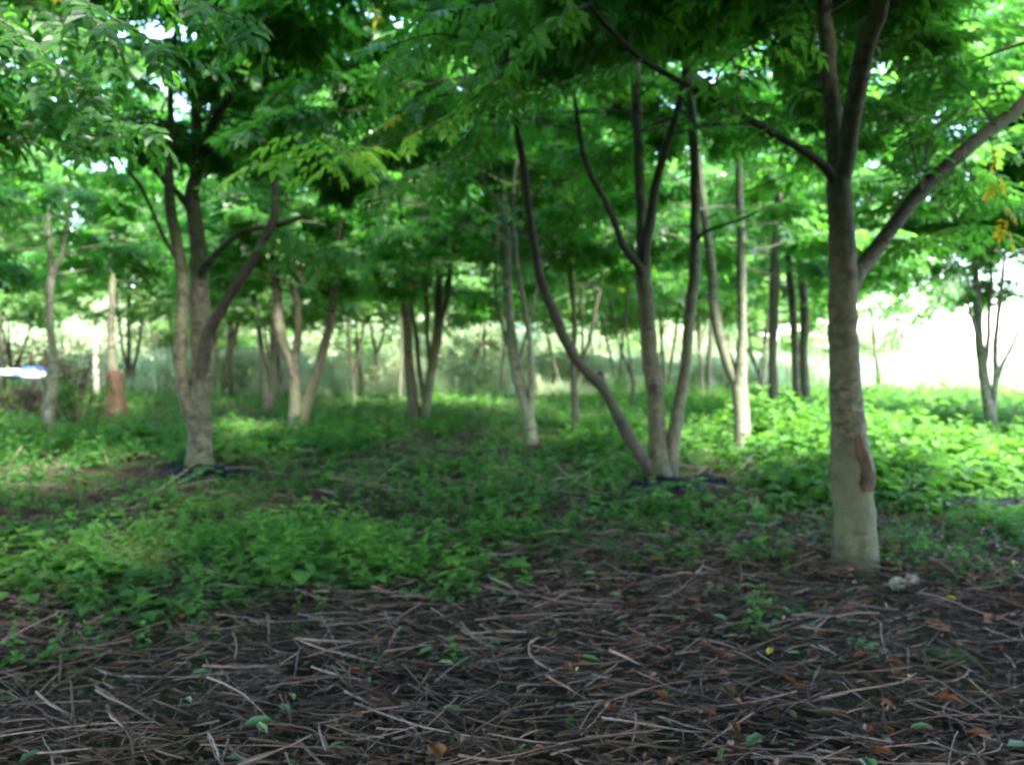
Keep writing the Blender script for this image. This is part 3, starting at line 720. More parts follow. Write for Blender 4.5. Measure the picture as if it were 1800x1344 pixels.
for i, (x, y, ns) in enumerate([(5.2, 1.6, 2), (-1.8, -3.2, 3), (2.6, -2.6, 2), (-7.6, 0.6, 3), (-9.6, 9.0, 3), (-12.4, 13.6, 2), (-16.5, 18.5, 3),
                                (0.4, -6.8, 3), (-5.2, -5.6, 2), (5.6, -5.4, 3), (9.5, -1.5, 2), (8.6, 1.2, 3), (5.6, -1.5, 3), (3.1, -0.2, 2), (0.5, -1.9, 3), (-3.6, -2.2, 2), (11.2, 14.8, 3), (-7.4, 6.8, 3)]):  # some of these unseen trees are added to keep sun off the foreground
    wild_tree('O%d' % i, x, y, ns, offl, OFF, lod=1, hmin=3.1 if i > 12 or i == 0 else 2.5, zleaf=3.4 if i > 12 or i == 0 else 2.7, dens=1.5, reach=1.3)
# rows further back, seen as stems and crowns through the gaps
back = [(-11.2, 29.0, 2, 'distant slim tree between the leftmost wavy trunk and the orange wrapped tree'),
        (-8.6, 31.5, 3, 'distant tree with arching stems left of the left stem cluster'),
        (-5.2, 30.0, 2, 'distant slim tree filling the gap right of the left stem cluster'),
        (-1.6, 33.0, 2, 'distant tree left of the slim curved centre tree'),
        (1.6, 31.0, 2, 'distant slim tree right of the slim curved centre tree'),
        (5.4, 32.5, 2, 'distant tree behind the pale knotty Y shaped tree'),
        (8.4, 29.5, 3, 'distant multi stemmed tree behind the pair of close trunks'),
        (11.4, 27.0, 2, 'distant slim tree just right of the nearest stout trunk'),
        (-15.5, 27.0, 3, 'distant bushy tree above the brush heap at the left edge'),
        (-19.0, 31.0, 3, 'far tree at the extreme left edge behind the heap')]
back += [(-13.2, 22.5, 2, 'tree set back between the two leftmost trunks'), (-6.6, 24.0, 2, 'tree set back behind the left stem cluster'),
         (-3.3, 25.5, 1, 'slim tree set back right of the three stemmed leaning tree'), (-.3, 27.0, 1, 'slim tree set back left of the slim curved centre tree'),
         (3.4, 24.5, 2, 'tree set back between the sweeping limb and its four stemmed tree'), (6.8, 23.5, 1, 'slim tree set back left of the pair of close trunks'),
         (-3.4, 36.0, 2, 'tree far back behind the V shaped clump'), (3.6, 36.5, 3, 'tree far back behind the four stemmed tree'),
         (-11.5, 36.5, 3, 'tree far back behind the orange wrapped tree'), (7.6, 36.0, 2, 'tree far back left of the nearest stout trunk')]
for i, (x, y, ns, lb) in enumerate(back):
    wild_tree('B%d' % i, x, y, ns, lb, 'trees in the furthest row of the wood', lod=2, hmin=2.5, zleaf=2.7, H=9.0, dens=1.1, r=.06, leafm='leaf_far', col=.55)

exec_after = True
# ------------------------------------------------------------------ bright shrubs and hedge beyond the field edge
def shrub(key, px, py_top, d, wpx, label, leafm='shrub', col=.5, n=8500, leafsize=.2, group='sunlit shrubs beyond the wood', name='shrub'):
    seed(sum(ord(c) * 17 for c in key))
    top = P(px, py_top, d); x0 = top[0]; h = top[2] * (1.3 if px < 1300 and py_top < 610 else 1.05); wd = wpx / 1526. * d / 2 * 1.6
    b = np.array([x0, d, float(gz(x0, d))]); root = empty(name, b, label, name.replace('_', ' '), group)
    acc = Acc()
    k = 20
    cl = np.stack([x0 + U(-.8, .8, k) * wd, d + U(-.5, .5, k) * wd * .8, b[2] + h * U(.12, .86, k)], 1)
    cr = wd * U(.28, .5, k)
    i = rng.integers(0, k, n)
    v = norm(rng.normal(size=(n, 3))); rad = U(.45, 1, n) ** .5
    pos = cl[i] + v * (cr[i] * rad)[:, None] * [1, 1, .8]
    pos[:, 2] = np.clip(pos[:, 2], b[2] + .03, None)
    dd = v + rng.normal(size=(n, 3)) * .6; up = rng.normal(size=(n, 3)) * .6 + [0, 0, 1]
    a = np.clip(col + U(-.25, .25, k)[i] + U(-.2, .2, n), 0, .95)
    place(acc, leaflet(1, .55, .15, 1), pos, dd, up, U(.7, 1.3, n) * leafsize, a)
    acc.build('foliage', [M[leafm]], root, b)
    st = Acc()
    tips = cl[:, None] * np.array([0, .5, 1])[None, :, None] + (b + [0, 0, -.1])[None, None] * np.array([1, .5, 0])[None, :, None]
    V, Q = tubes(tips, np.broadcast_to(np.array([.05, .035, .012]), (k, 3)), 5); st.add(V, Q, .5, 0, True)
    st.build('stems', [M['bark']], root, b)
    return root
hedge = [('l0', 235, 640, 35, 150, 'low pale scrub beside the fan of thin stems', .75), ('l1', 330, 655, 36, 120, 'low pale scrub behind the left stem cluster', .8),
         ('l2', 440, 640, 35, 130, 'low pale scrub left of the double stemmed narrow tree', .75), ('l3', 565, 650, 36, 130, 'low light green scrub behind the leaning stem', .8),
         ('l4', 665, 640, 35, 120, 'low light scrub around the tuning fork tree', .7), ('l5', 790, 655, 34, 130, 'low scrub in front of the bramble bank', .6),
         ('l6', 965, 650, 36, 150, 'low pale scrub right of the slim curved tree', .8), ('l7', 1085, 645, 35, 120, 'low pale scrub behind the hazy V shaped tree', .8),
         ('l8', 1200, 655, 36, 130, 'low pale scrub behind the narrow double pole tree', .85), ('l9', 1340, 650, 35, 130, 'low pale scrub behind the dark straight trunk', .85),
         ('s0', 20, 530, 40, 190, 'brownish twiggy bush at the far left behind the plastic heap', .62),
         ('s1', 110, 560, 42, 170, 'pale bush between the leftmost trunk and the orange wrapped tree', .5),
         ('s2', 285, 520, 44, 150, 'bluish green bush left of the left stem cluster', .3),
         ('s3', 400, 600, 46, 120, 'low pale bush right of the left stem cluster', .5),
         ('s4', 455, 560, 48, 110, 'dusty green bush behind the double stemmed narrow tree', .35),
         ('s5', 600, 560, 46, 150, 'rounded green bush behind the thin forked sapling', .35),
         ('s6', 690, 575, 50, 120, 'dark green bush behind the tuning fork tree', .2),
         ('s7', 815, 545, 42, 130, 'grey brown bramble bank left of the centre tree', .66),
         ('s8', 870, 590, 40, 90, 'darker bramble bank behind the single pole sapling', .4),
         ('s9', 985, 600, 48, 140, 'pale bush behind the long black sweeping limb', .5),
         ('s10', 1070, 560, 52, 120, 'light bush behind the hazy V shaped tree', .5),
         ('s11', 1190, 590, 50, 130, 'pale green bush between the four stemmed tree trunks', .45),
         ('s12', 1350, 600, 52, 170, 'washed out bush behind the straight dark trunk', .5),
         ('s13', 1545, 580, 46, 90, 'pale spray of shrubbery right of the nearest trunk', .6)]
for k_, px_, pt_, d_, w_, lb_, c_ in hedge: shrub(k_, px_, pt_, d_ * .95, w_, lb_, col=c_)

far = [(-27, 44, 'far sunlit tree above the bushes at the extreme left'), (-20, 47, 'far sunlit tree above the brown bush at left'), (-14.5, 45, 'far sunlit tree above the pale tree shelter'),
       (-9.5, 49, 'far sunlit tree above the bushes right of the left stem cluster'), (-4.8, 46, 'far sunlit tree above the bush behind the forked sapling'),
       (.6, 54, 'far sunlit tree above the bramble bank'), (5.5, 49, 'far sunlit tree above the bush behind the hazy V shaped tree'),
       (10.5, 52, 'far sunlit tree above the bush between the right hand trunks'), (16, 50, 'far sunlit tree behind the straight dark trunk')]
for i, (x, y, lb) in enumerate(far):
    wild_tree('F%d' % i, x, y, 3, lb, 'sunlit trees across the field', lod=2, hmin=1.6, zleaf=1.5, H=10.5, dens=1.25, reach=1.8, r=.10, leafm='leaf_far', col=.85)

# ------------------------------------------------------------------ undergrowth
def qleaf(L, W, at, az, el, q=2):
    v, f = leaflet(L, W, .15, q)
    v = np.stack([v[:, 0] * math.cos(el) - v[:, 2] * math.sin(el), v[:, 1], v[:, 0] * math.sin(el) + v[:, 2] * math.cos(el)], 1)
    v = np.stack([v[:, 0] * math.cos(az) - v[:, 1] * math.sin(az), v[:, 0] * math.sin(az) + v[:, 1] * math.cos(az), v[:, 2]], 1)
    return v + at, f
def herb_tmpl(kind, q=2):
    V = []; Q = []; n = 0
    def put(t):
        nonlocal n
        V.append(t[0]); Q.append(t[1] + n); n += len(t[0])
    if kind == 'tall':
        h = 1.0
        lx, ly = U(-.12, .12), U(-.12, .12)
        for k in range(4):
            z = .35 + .2 * k; a0 = k * math.pi / 2 + U(-.3, .3)
            for s in (0, math.pi):
                put(qleaf(U(.34, .46) * (1 - .12 * k), U(.2, .27) * (1 - .1 * k), (lx * z, ly * z, z), a0 + s, U(-.5, .25), q))
        for k in range(2):
            put(qleaf(.22, .13, (lx, ly, 1.), U(0, 6), .5, q))
    elif kind == 'low':
        for k in range(8):
            a = k * 2.4 + U(-.4, .4); r = U(.1, .6)
            put(qleaf(U(.3, .48), U(.28, .4), (math.cos(a) * r, math.sin(a) * r, U(.18, .6)), a, U(-.35, .2), q))
    elif kind == 'fern':
        for k in range(5):
            a = k * 1.26 + U(-.3, .3)
            for s in range(5):
                r = .15 + s * .18
                for sd in (-1, 1):
                    put(qleaf(.26 * (1 - .1 * s), .12, (math.cos(a) * r, math.sin(a) * r, .55 + .18 * math.sin(s * .8) - .04 * s), a + sd * 1.0, U(-.3, .1), 1))
    elif kind == 'grass':
        for k in range(8):
            a = U(0, 6.28); l = U(.15, .5); w_ = .018
            b0 = np.array([U(-.12, .12), U(-.12, .12), 0]); pd = np.array([-math.sin(a), math.cos(a), 0]) * w_
            m_ = b0 + [math.cos(a) * l * .35, math.sin(a) * l * .35, .62]; e = b0 + [math.cos(a) * l, math.sin(a) * l, U(.75, 1.1)]
            put((np.array([b0 - pd, b0 + pd, m_ + pd, m_ - pd]), np.array([[0, 1, 2, 3]])))
            put((np.array([m_ - pd, m_ + pd, e + pd * .2, e - pd * .2]), np.array([[0, 1, 2, 3]])))
    return np.vstack(V), np.vstack(Q)
seed(11)
HT = {k: [herb_tmpl(k) for _ in range(4)] for k in ('tall', 'low', 'fern', 'grass')}
HT1 = {k: [herb_tmpl(k, 1) for _ in range(4)] for k in ('tall', 'low')}

def scatter(n, y0, y1, spread=.66, pw=1.0):
    y = y0 + (y1 - y0) * rng.random(n) ** pw
    return U(-1, 1, n) * (y * spread + .6), y
def cover_density(x, y):
    """how thick the herbs stand, 0..1"""
    px = 900 + x / y * 1526
    edge = np.interp(px, [0, 350, 560, 800, 1200, 1800], [3.8, 3.9, 4.4, 5.1, 5.3, 5.4]) + (vnoise(x, y, .8, 6) - .5) * 2.2 + (vnoise(x, y, .3, 12) - .5) * 1.2
    d = sstep(-.7, 1.3, y - edge) ** 1.3
    hole = sstep(.42, .56, .55 * vnoise(x, y, 1.3, 7) + .45 * vnoise(x, y, .45, 8))
    bare = np.exp(-(((x + 5.2) / 1.8) ** 2 + ((y - 10.0) / 1.5) ** 2)) + np.exp(-(((x + 1.2) / 1.5) ** 2 + ((y - 12.4) / 1.8) ** 2)) + .7 * np.exp(-(((x + 6.5) / 3.) ** 2 + ((y - 20) / 3.) ** 2)) + .8 * np.exp(-(((x + 3.5) / 1.) ** 2 + ((y - 10.5) / .8) ** 2))
    right = sstep(2.2, 4.0, x) * sstep(7.2, 8.5, y)
    feet = np.ones_like(x)
    for k_ in ('T1', 'T2', 'T3', 'T4', 'T9', 'T10', 'T7', 'T5', 'T8', 'T11'):
        f_ = TREES[k_][1]; feet = feet * (1 - np.exp(-(((x - f_[0]) / .5) ** 2 + ((y - f_[1] + .45) / .8) ** 2) ** 2))
    return np.clip(feet * d * (1 - .88 * hole * (1 - right)) * (1 - .75 * np.clip(bare, 0, 1)), 0, 1)
def put_herbs(acc, n, y0, y1, kinds, hs, size_mul=1.0, T=HT, pw=1.0, m=0, colr=(.15, .75), dfun=cover_density, spread=.66, lift=0.):
    x, y = scatter(n, y0, y1, spread, pw)
    dn = dfun(x, y); keep = rng.random(n) < dn
    x, y = x[keep], y[keep]; n = len(x)
    z = gz(x, y) + .005
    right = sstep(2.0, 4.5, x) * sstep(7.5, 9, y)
    a0 = .45 + .55 * (vnoise(x, y, .6, 9) - .5) + .25 * right + lift  # right term puts the open side's extra light into the herb colour
    for ki, kd in enumerate(kinds):
        for vi, tm in enumerate(T[kd]):
            sel = (np.arange(n) % (len(kinds) * 4)) == ki * 4 + vi
            if not sel.any(): continue
            c = sel.sum(); az = U(0, 6.28, c)
            s = U(hs[0], hs[1], c) * size_mul * (1 + .5 * right[sel]) * (.35 + 1.35 * vnoise(x[sel], y[sel], .7, 10) ** 1.4)
            place(acc, tm, np.stack([x[sel], y[sel], z[sel]], 1), np.stack([np.cos(az), np.sin(az), U(-.1, .1, c)], 1),
                  np.stack([U(-.1, .1, c), U(-.1, .1, c), np.ones(c)], 1), s, np.clip(a0[sel] + U(-.2, .2, c), 0, .95), m)
seed(21)
acc = Acc()
put_herbs(acc, 12000, 3.6, 10, ('tall', 'low', 'low'), (.06, .22))
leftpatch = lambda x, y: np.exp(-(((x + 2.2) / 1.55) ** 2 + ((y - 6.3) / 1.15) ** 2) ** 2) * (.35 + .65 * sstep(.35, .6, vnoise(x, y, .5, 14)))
put_herbs(acc, 9000, 4.4, 8.2, ('tall', 'low', 'tall'), (.10, .27), dfun=leftpatch, lift=.35)  # raised lift paints the patch's brighter light into its herb colour
put_herbs(acc, 6500, 8, 18, ('tall', 'low', 'low'), (.15, .36), pw=1.0)
put_herbs(acc, 12000, 12, 31, ('tall', 'low'), (.18, .40), T=HT1, pw=1.0)
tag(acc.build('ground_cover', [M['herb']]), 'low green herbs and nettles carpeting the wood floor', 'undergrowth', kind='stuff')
seed(22)
acc = Acc()
put_herbs(acc, 7000, 7, 18, ('grass',), (.10, .22), dfun=lambda x, y: .14 * sstep(6.5, 9, y))
put_herbs(acc, 12000, 15, 31, ('grass',), (.16, .30), dfun=lambda x, y: .5 * sstep(14, 20, y) * np.ones_like(x))
tag(acc.build('grass', [M['grass']]), 'thin pale grass growing among the herbs under the trees', 'grass', kind='stuff')

seed(23)
acc = Acc()
put_herbs(acc, 9000, 30, 44, ('grass',), (.45, .95), dfun=lambda x, y: (.25 + .75 * sstep(.4, .6, vnoise(x, y, 2.5, 16))) * (1 - .7 * sstep(10, 13, x)), T=HT, lift=.1)
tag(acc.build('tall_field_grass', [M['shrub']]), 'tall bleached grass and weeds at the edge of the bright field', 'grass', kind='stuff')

# ------------------------------------------------------------------ brushwood litter
def stalks(n, y0, y1, Lr, rr, lift, keepf=None, pw=1.0, flat=.12):
    x, y = scatter(n, y0, y1, .66, pw)
    if keepf is not None:
        k = rng.random(n) < keepf(x, y); x, y = x[k], y[k]; n = len(x)
    az = rng.normal(0, .7, n) + np.where(rng.random(n) < .35, U(0, 3.14, n), 0) + .15 * np.sign(x)
    L = U(*Lr, n) * (1 + (rng.random(n) < .15) * .8); el = rng.normal(0, flat, n)
    d = np.stack([np.cos(az) * np.cos(el), np.sin(az) * np.cos(el), np.sin(el)], 1)
    c = np.stack([x, y, gz(x, y) + U(.0, 1, n) ** 1.5 * lift + .008], 1)
    t = np.linspace(-.5, .5, 5)
    Pt = c[:, None] + d[:, None] * (L[:, None] * t)[..., None]
    bend = rng.normal(0, .04, n) * L * (1 + 3 * (rng.random(n) < .12))
    sd = np.stack([-np.sin(az), np.cos(az), np.zeros(n)], 1)
    Pt += sd[:, None] * (bend[:, None] * (1 - 4 * t ** 2))[..., None]
    Pt[:, :, 2] += (U(-.02, .05, n) * (.3 - t[:, None] ** 2 * 2).T).T if False else 0
    Pt += rng.normal(0, .0022, Pt.shape) * (L / .3)[:, None, None]
    Pt[:, :, 2] = np.maximum(Pt[:, :, 2], gz(Pt[:, :, 0], Pt[:, :, 1]) + .003)
    r = U(*rr, n)[:, None] * np.linspace(1, .55, 5)[None] * U(.8, 1.2, (n, 5))
    return Pt, r
def litter_keep(x, y): return (1 - .6 * sstep(7.5, 11, y)) * (.45 + .55 * sstep(.3, .6, .5 * vnoise(x, y, .55, 21) + .5 * vnoise(x, y, .2, 22)))
seed(31)
acc = Acc()
for n, y0, y1, Lr, rr, lift, fl, vr in [(12000, 2.7, 6.8, (.06, .26), (.0014, .0044), .10, .18, (.05, .9)), (2600, 2.7, 7.0, (.12, .40), (.0028, .0062), .12, .16, (.2, .95)),
                                    (5200, 5.2, 9.5, (.1, .4), (.002, .005), .07, .16, (.1, .85)), (3200, 8.5, 18, (.2, .7), (.004, .009), .16, .25, (.25, .95)),
                                    (220, 2.7, 7.0, (.12, .35), (.004, .007), .11, .2, (.1, .6)), (70, 2.8, 7.0, (.3, .6), (.004, .008), .12, .10, (.3, .9))]:
    Pt, r = stalks(n, y0, y1, Lr, rr, lift, litter_keep if y0 < 9 else None, 1.0, fl)
    V, Q = tubes(Pt, r, 5); acc.add(V, Q, np.repeat(U(*vr, len(Pt)), 20), 0, True)
tag(acc.build('brushwood_litter', [M['stalk']]), 'dense tangle of dry brown stalks and twigs covering the foreground', 'brushwood', kind='stuff')
# chips, brown leaves and small fallen green leaflets
seed(32)
acc = Acc()
def flatleaf(n, y0, y1, size, mi, vr, lift, fn=None):
    x, y = scatter(n, y0, y1)
    if fn is not None:
        k = rng.random(n) < fn(x, y); x, y = x[k], y[k]; n = len(x)
    az = U(0, 6.28, n)
    place(acc, leaflet(1, U(.3, .5), .22), np.stack([x, y, gz(x, y) + .01 + U(0, lift, n)], 1), np.stack([np.cos(az), np.sin(az), U(-.25, .3, n)], 1),
          np.stack([U(-.5, .5, n), U(-.5, .5, n), np.ones(n)], 1), U(*size, n), U(*vr, n), mi)
flatleaf(9000, 2.7, 9, (.012, .055), 0, (0, .9), .08)
flatleaf(1000, 2.7, 7.5, (.03, .085), 2, (0, .9), .13, lambda x, y: .25 + .75 * sstep(-1, 1.5, x))
flatleaf(7000, 8, 20, (.03, .09), 0, (0, .9), .05)
flatleaf(260, 2.8, 7.5, (.03, .09), 1, (.1, 1.2), .10)
tag(acc.build('leaf_litter', [M['brown_leaf'], M['litter_leaf'], M['rust_leaf']]), 'crumbled brown leaves and green leaflets strewn among the stalks', 'leaf litter', kind='stuff')

# individual long sticks lying on top
def stick(pts, rad, label, group='long sticks lying on the brushwood', v=.8, name='stick'):
    v = v * .8
    rows = []
    for px, py, lift in pts:
        p = G(px, py); d = gdist(py, px)
        p = P(px, py, d - lift * d / CAMZ * .9); p[2] = float(gz(p[0], p[1])) + lift + .01 if lift == 0 else p[2]
        rows.append([*p, rad * .62])
    rows = np.array(rows); rows[-1, 3] *= .6; rows[:, 3] *= U(.9, 1.1, len(rows))
    s = spline(rows, .05); s[:, :3] += rng.normal(0, .0025, (len(s), 3))
    org = s[0, :3].copy()
    V, Q = tubes(s[None, :, :3] - org, s[None, :, 3], 7, .12)
    V[:7] = V[:7].mean(0); V[-7:] = V[-7:].mean(0)
    o = mk(name, V, Q, M['stalk'], None, np.full(len(Q), v), None, True); o.location = org
    return tag(o, label, 'stick', group)
seed(41)
g1 = 'long sticks lying on the brushwood'
stick([(0, 1265, .05), (60, 1262, .06), (135, 1264, .05)], .010, 'pale straight stick poking in from the left edge near the bottom', g1, .85)
stick([(0, 1250, .03), (55, 1235, .05), (106, 1225, .05)], .009, 'short pale stick just above the one at the left edge', g1, .9)
stick([(104, 1145, .12), (107, 1178, .08), (104, 1208, .02)], .011, 'stubby pale upright stalk at lower left', g1, .85)
stick([(470, 1075, .16), (473, 1120, .09), (477, 1172, .02)], .011, 'upright pale stalk standing out of the brushwood left of centre', g1, .85)
stick([(280, 1128, .05), (330, 1102, .06), (372, 1072, .07)], .009, 'slanting pale stick below the bright herb patch', g1, .8)
stick([(255, 1250, .06), (295, 1265, .08), (318, 1290, .05), (322, 1298, .03)], .015, 'thick curved brown stick at bottom left', g1, .6)
stick([(345, 1275, .04), (362, 1235, .06), (370, 1210, .05), (366, 1190, .04)], .010, 'bent pale twig rising beside the thick curved stick', g1, .8)
stick([(240, 1178, .05), (300, 1173, .06), (360, 1180, .05), (412, 1178, .03)], .010, 'long thin grey stick across the left foreground', g1, .6)
stick([(180, 1150, .05), (215, 1158, .05), (240, 1160, .03)], .010, 'short reddish stick left of the long thin grey stick', g1, .5)
stick([(595, 1225, .08), (605, 1260, .05), (600, 1290, .02)], .012, 'upright split stalk at the lower centre left', g1, .7)
stick([(680, 1242, .08), (690, 1265, .05), (696, 1288, .02)], .013, 'short lavender grey stub at the lower centre', g1, .95)
stick([(850, 1310, .03), (900, 1325, .05), (960, 1343, .04)], .014, 'pale stick running out of the bottom edge at centre', g1, .9)
stick([(710, 1195, .04), (760, 1215, .06), (800, 1228, .05)], .010, 'brown stick slanting down to the right at centre', g1, .6)
stick([(820, 1066, .04), (900, 1090, .06), (940, 1100, .04)], .009, 'slender brown stick at the upper edge of the brushwood centre', g1, .6)
stick([(940, 1070, .05), (980, 1090, .05), (1015, 1096, .03)], .010, 'short arched twig right of the slender brown stick', g1, .5)
stick([(950, 1160, .05), (1010, 1125, .06), (1050, 1115, .05)], .012, 'long dark brown stick rising to the right at centre', g1, .45)
stick([(940, 1200, .05), (985, 1178, .06), (1030, 1155, .05)], .011, 'reddish brown stick parallel below the long dark one', g1, .4)
stick([(1120, 1240, .04), (1170, 1225, .06), (1205, 1213, .04)], .012, 'stout stub of pale stick right of bottom centre', g1, .75)
stick([(1200, 1135, .04), (1260, 1140, .05)], .008, 'thin straight pale twig right of centre', g1, .85)
stick([(1370, 1172, .04), (1430, 1185, .05), (1480, 1190, .03)], .009, 'thin tan stick left of the fallen green sprig', g1, .7)
stick([(1690, 1275, .05), (1715, 1303, .06), (1760, 1318, .05), (1800, 1330, .03)], .010, 'bent tan stick in the bottom right corner', g1, .8)
stick([(1730, 1185, .04), (1765, 1195, .05), (1800, 1203, .04)], .010, 'grey stick at the right edge above the bent tan stick', g1, .7)
stick([(1590, 980, .10), (1630, 982, .14), (1665, 995, .13), (1690, 1015, .06)], .013, 'arching grey branch right of the nearest trunk', g1, .55)
stick([(1235, 915, .06), (1270, 908, .09), (1310, 903, .11), (1345, 906, .07)], .016, 'long pale curved branch lying among herbs left of the nearest trunk', g1, .85)
stick([(1045, 808, .02), (1068, 795, .08), (1092, 778, .15)], .014, 'leaning pale stick beside the foot of the four stemmed tree', g1, .95)
stick([(1400, 985, .08), (1430, 990, .1), (1460, 1000, .06)], .009, 'thin bowed twig left of the nearest trunk foot', g1, .5)
stick([(1540, 1030, .05), (1555, 1026, .05), (1570, 1026, .05)], .009, 'pale greenish twig touching the white stones', g1, .85)
for i, (x, y) in enumerate([(1302, 1000)]):
    stick([(x - 2, y - 15, .18), (x, y + 20, .10), (x + 3, y + 62, .02)], .018, 'dark broken stake standing left of the nearest trunk', 'short stakes left standing', .2, 'stake')
stick([(1497, 1040, .11), (1500, 1060, .06), (1503, 1082, .02)], .013, 'thin brown stump of a stalk in front of the nearest trunk', 'short stakes left standing', .45, 'stake')

# ------------------------------------------------------------------ fallen coloured leaves
seed(51)
def fleaf(px, py, size, mat, label, grp, name='fallen_leaf', lift=.12):
    d = gdist(py, px); p = P(px, py, d - lift * d / CAMZ)
    v, f = leaflet(1, U(.36, .55), .2); v2 = v.copy()
    v = np.vstack([v * size * 1.25]); az = U(0, 6.28)
    c, s = math.cos(az), math.sin(az)
    v = np.stack([v[:, 0] * c - v[:, 1] * s, v[:, 0] * s + v[:, 1] * c, v[:, 2] + v[:, 0] * U(-.1, .3)], 1)
    o = mk(name, v, f, M[mat], None, U(.1, .9, len(f))); o.location = p
    return tag(o, label, 'leaf', grp)
for px, py, s, lb in [(775, 1332, .10, 'large orange leaf at the bottom edge left of centre'), (888, 1183, .06, 'pinkish orange leaf below centre'),
                      (1012, 1148, .05, 'small orange leaf high on the centre brushwood'), (1072, 1247, .06, 'dark orange leaf under the stout pale stub'),
                      (1120, 1150, .06, 'orange leaf left of the thin straight twig'), (1255, 1146, .08, 'flat orange leaf beside the thin straight pale twig'),
                      (1175, 1228, .07, 'orange leaf just right of the stout pale stub'), (1285, 1268, .09, 'rust red curled leaf at lower right of centre'),
                      (1185, 1332, .07, 'orange leaf near the bottom edge right of centre'), (1225, 1340, .06, 'rusty leaf half out of the bottom edge'),
                      (1418, 1210, .08, 'rust leaf left of the green sprig'), (1552, 1163, .08, 'bright orange leaf right of the fallen green sprig'),
                      (1570, 1185, .07, 'red brown leaf below the bright orange one'), (1660, 1095, .08, 'rust leaf left of the moss clump, upper'),
                      (1695, 1235, .09, 'rust orange leaf right of the moss clump, lower'), (1755, 1228, .08, 'orange leaf near the right edge'),
                      (1545, 1275, .06, 'orange brown leaf in the lower right'), (1573, 1328, .07, 'orange leaf near the bottom right edge'),
                      (1525, 1288, .06, 'small rusty leaf beside a thick twig lower right'), (1730, 1090, .08, 'red brown leaf by the right edge under the tree'),
                      (1500, 1155, .06, 'dull orange leaf touching the green sprig'), (1300, 1120, .05, 'small dull orange leaf right of centre')]:
    fleaf(px, py, s, 'orange_leaf', lb, 'orange leaves fallen on the brushwood')
for px, py, s, lb in [(1782, 993, .08, 'yellow leaf on the litter at the right edge'), (1662, 1046, .06, 'yellow leaf right of the white stones'),
                      (1598, 1190, .05, 'yellow leaf above the rusty leaves lower right'), (1350, 1150, .06, 'pale yellow leaf right of centre')]:
    fleaf(px, py, s, 'yellow_leaf', lb, 'yellow leaves fallen on the brushwood')
for px, py, s, lb in [(372, 1180, .08, 'pale green leaf lying left of the long grey stick'), (510, 1250, .08, 'mint green leaf at lower left'),
                      (425, 1275, .09, 'pale green leaflet on the left brushwood'), (880, 1132, .08, 'light green leaf resting above centre brushwood'),
                      (735, 1150, .07, 'yellowish green leaf in the centre brushwood'), (770, 1245, .08, 'mint leaf at bottom centre'),
                      (1055, 1162, .09, 'fresh green leaf right of centre'), (1515, 1330, .09, 'bright green leaf on the bottom edge right'),
                      (1640, 1275, .08, 'mint leaf in the lower right brushwood'), (1310, 1312, .08, 'dark green leaf lower right'),
                      (1770, 1310, .09, 'green leaf in the bottom right corner'), (80, 1318, .07, 'mint leaf in the bottom left corner')]:
    fleaf(px, py, s, 'litter_leaf', lb, 'green leaves fallen on the brushwood')

# broad leaved seedlings and fallen sprigs one can single out
seed(61)
def seedling(px, py, h, kind, label, mat='herb', col=.5):
    p = G(px, py)
    acc = Acc(); T = HT[kind][int(U(0, 4))]
    az = U(0, 6.28)
    root = empty('seedling', p, label, 'plant', 'seedlings among the litter')
    place(acc, T, np.zeros((1, 3)), np.array([[math.cos(az), math.sin(az), 0]]), np.array([[0, 0, 1.]]), np.array([h]), np.array([col]))
    acc.build('leaves', [M[mat]], root)
    t = np.array([[0, 0, -.02, .004], [.004, 0, h * .5, .003], [0, .003, h * .95, .002]]); s = spline(t, .03)
    V, Q = tubes(s[None, :, :3], s[None, :, 3], 5)
    mk('stem', V, Q, M['herb'], None, np.full(len(Q), .3), root, True)
for a in [(665, 1185, .13, 'low', 'dark round leaved seedling low at left of centre'), (800, 1190, .16, 'tall', 'blue green seedling low at centre'),
          (130, 1165, .17, 'low', 'bluish broad leaved seedling at lower left'), (330, 1120, .13, 'low', 'seedling at the lower edge of the bright herb patch'),
          (735, 900, .3, 'low', 'large broad leaf plant in the middle of the herbs'), (650, 905, .28, 'low', 'leafy plant left of the large broad leaf plant'),
          (610, 1030, .15, 'tall', 'thin seedling where herbs meet brushwood at centre'), (1380, 850, .3, 'tall', 'yellow green nettle left of the nearest trunk'),
          (1055, 880, .2, 'low', 'bright leafed weed before the long black limb'), (1000, 1310, .10, 'tall', 'small sprouting seedling at the bottom centre')]:
    seedling(*a[:4], a[4], col=.8 if 'bright' in a[4] or 'yellow' in a[4] else .4)
def sprig(px, py, size, az, label):
    d = gdist(py); p = P(px, py, d - .08 * d / CAMZ); acc = Acc()
    place(acc, LEAF[0][2], np.zeros((1, 3)), np.array([[math.cos(az), math.sin(az), .12]]), np.array([[0, -.3, 1.]]), np.array([size]), np.array([.5]))
    o = acc.build('fallen_sprig', [M['litter_leaf']]); o.location = p
    tag(o, label, 'sprig', 'fallen green sprigs')
sprig(1470, 1120, .24, -.8, 'fallen green compound leaf lying in front of the nearest trunk')
sprig(790, 1175, .22, 1.2, 'fallen leafy sprig at lower centre')
sprig(300, 1000, .26, .3, 'pale glossy sprig resting on the bright herb patch')

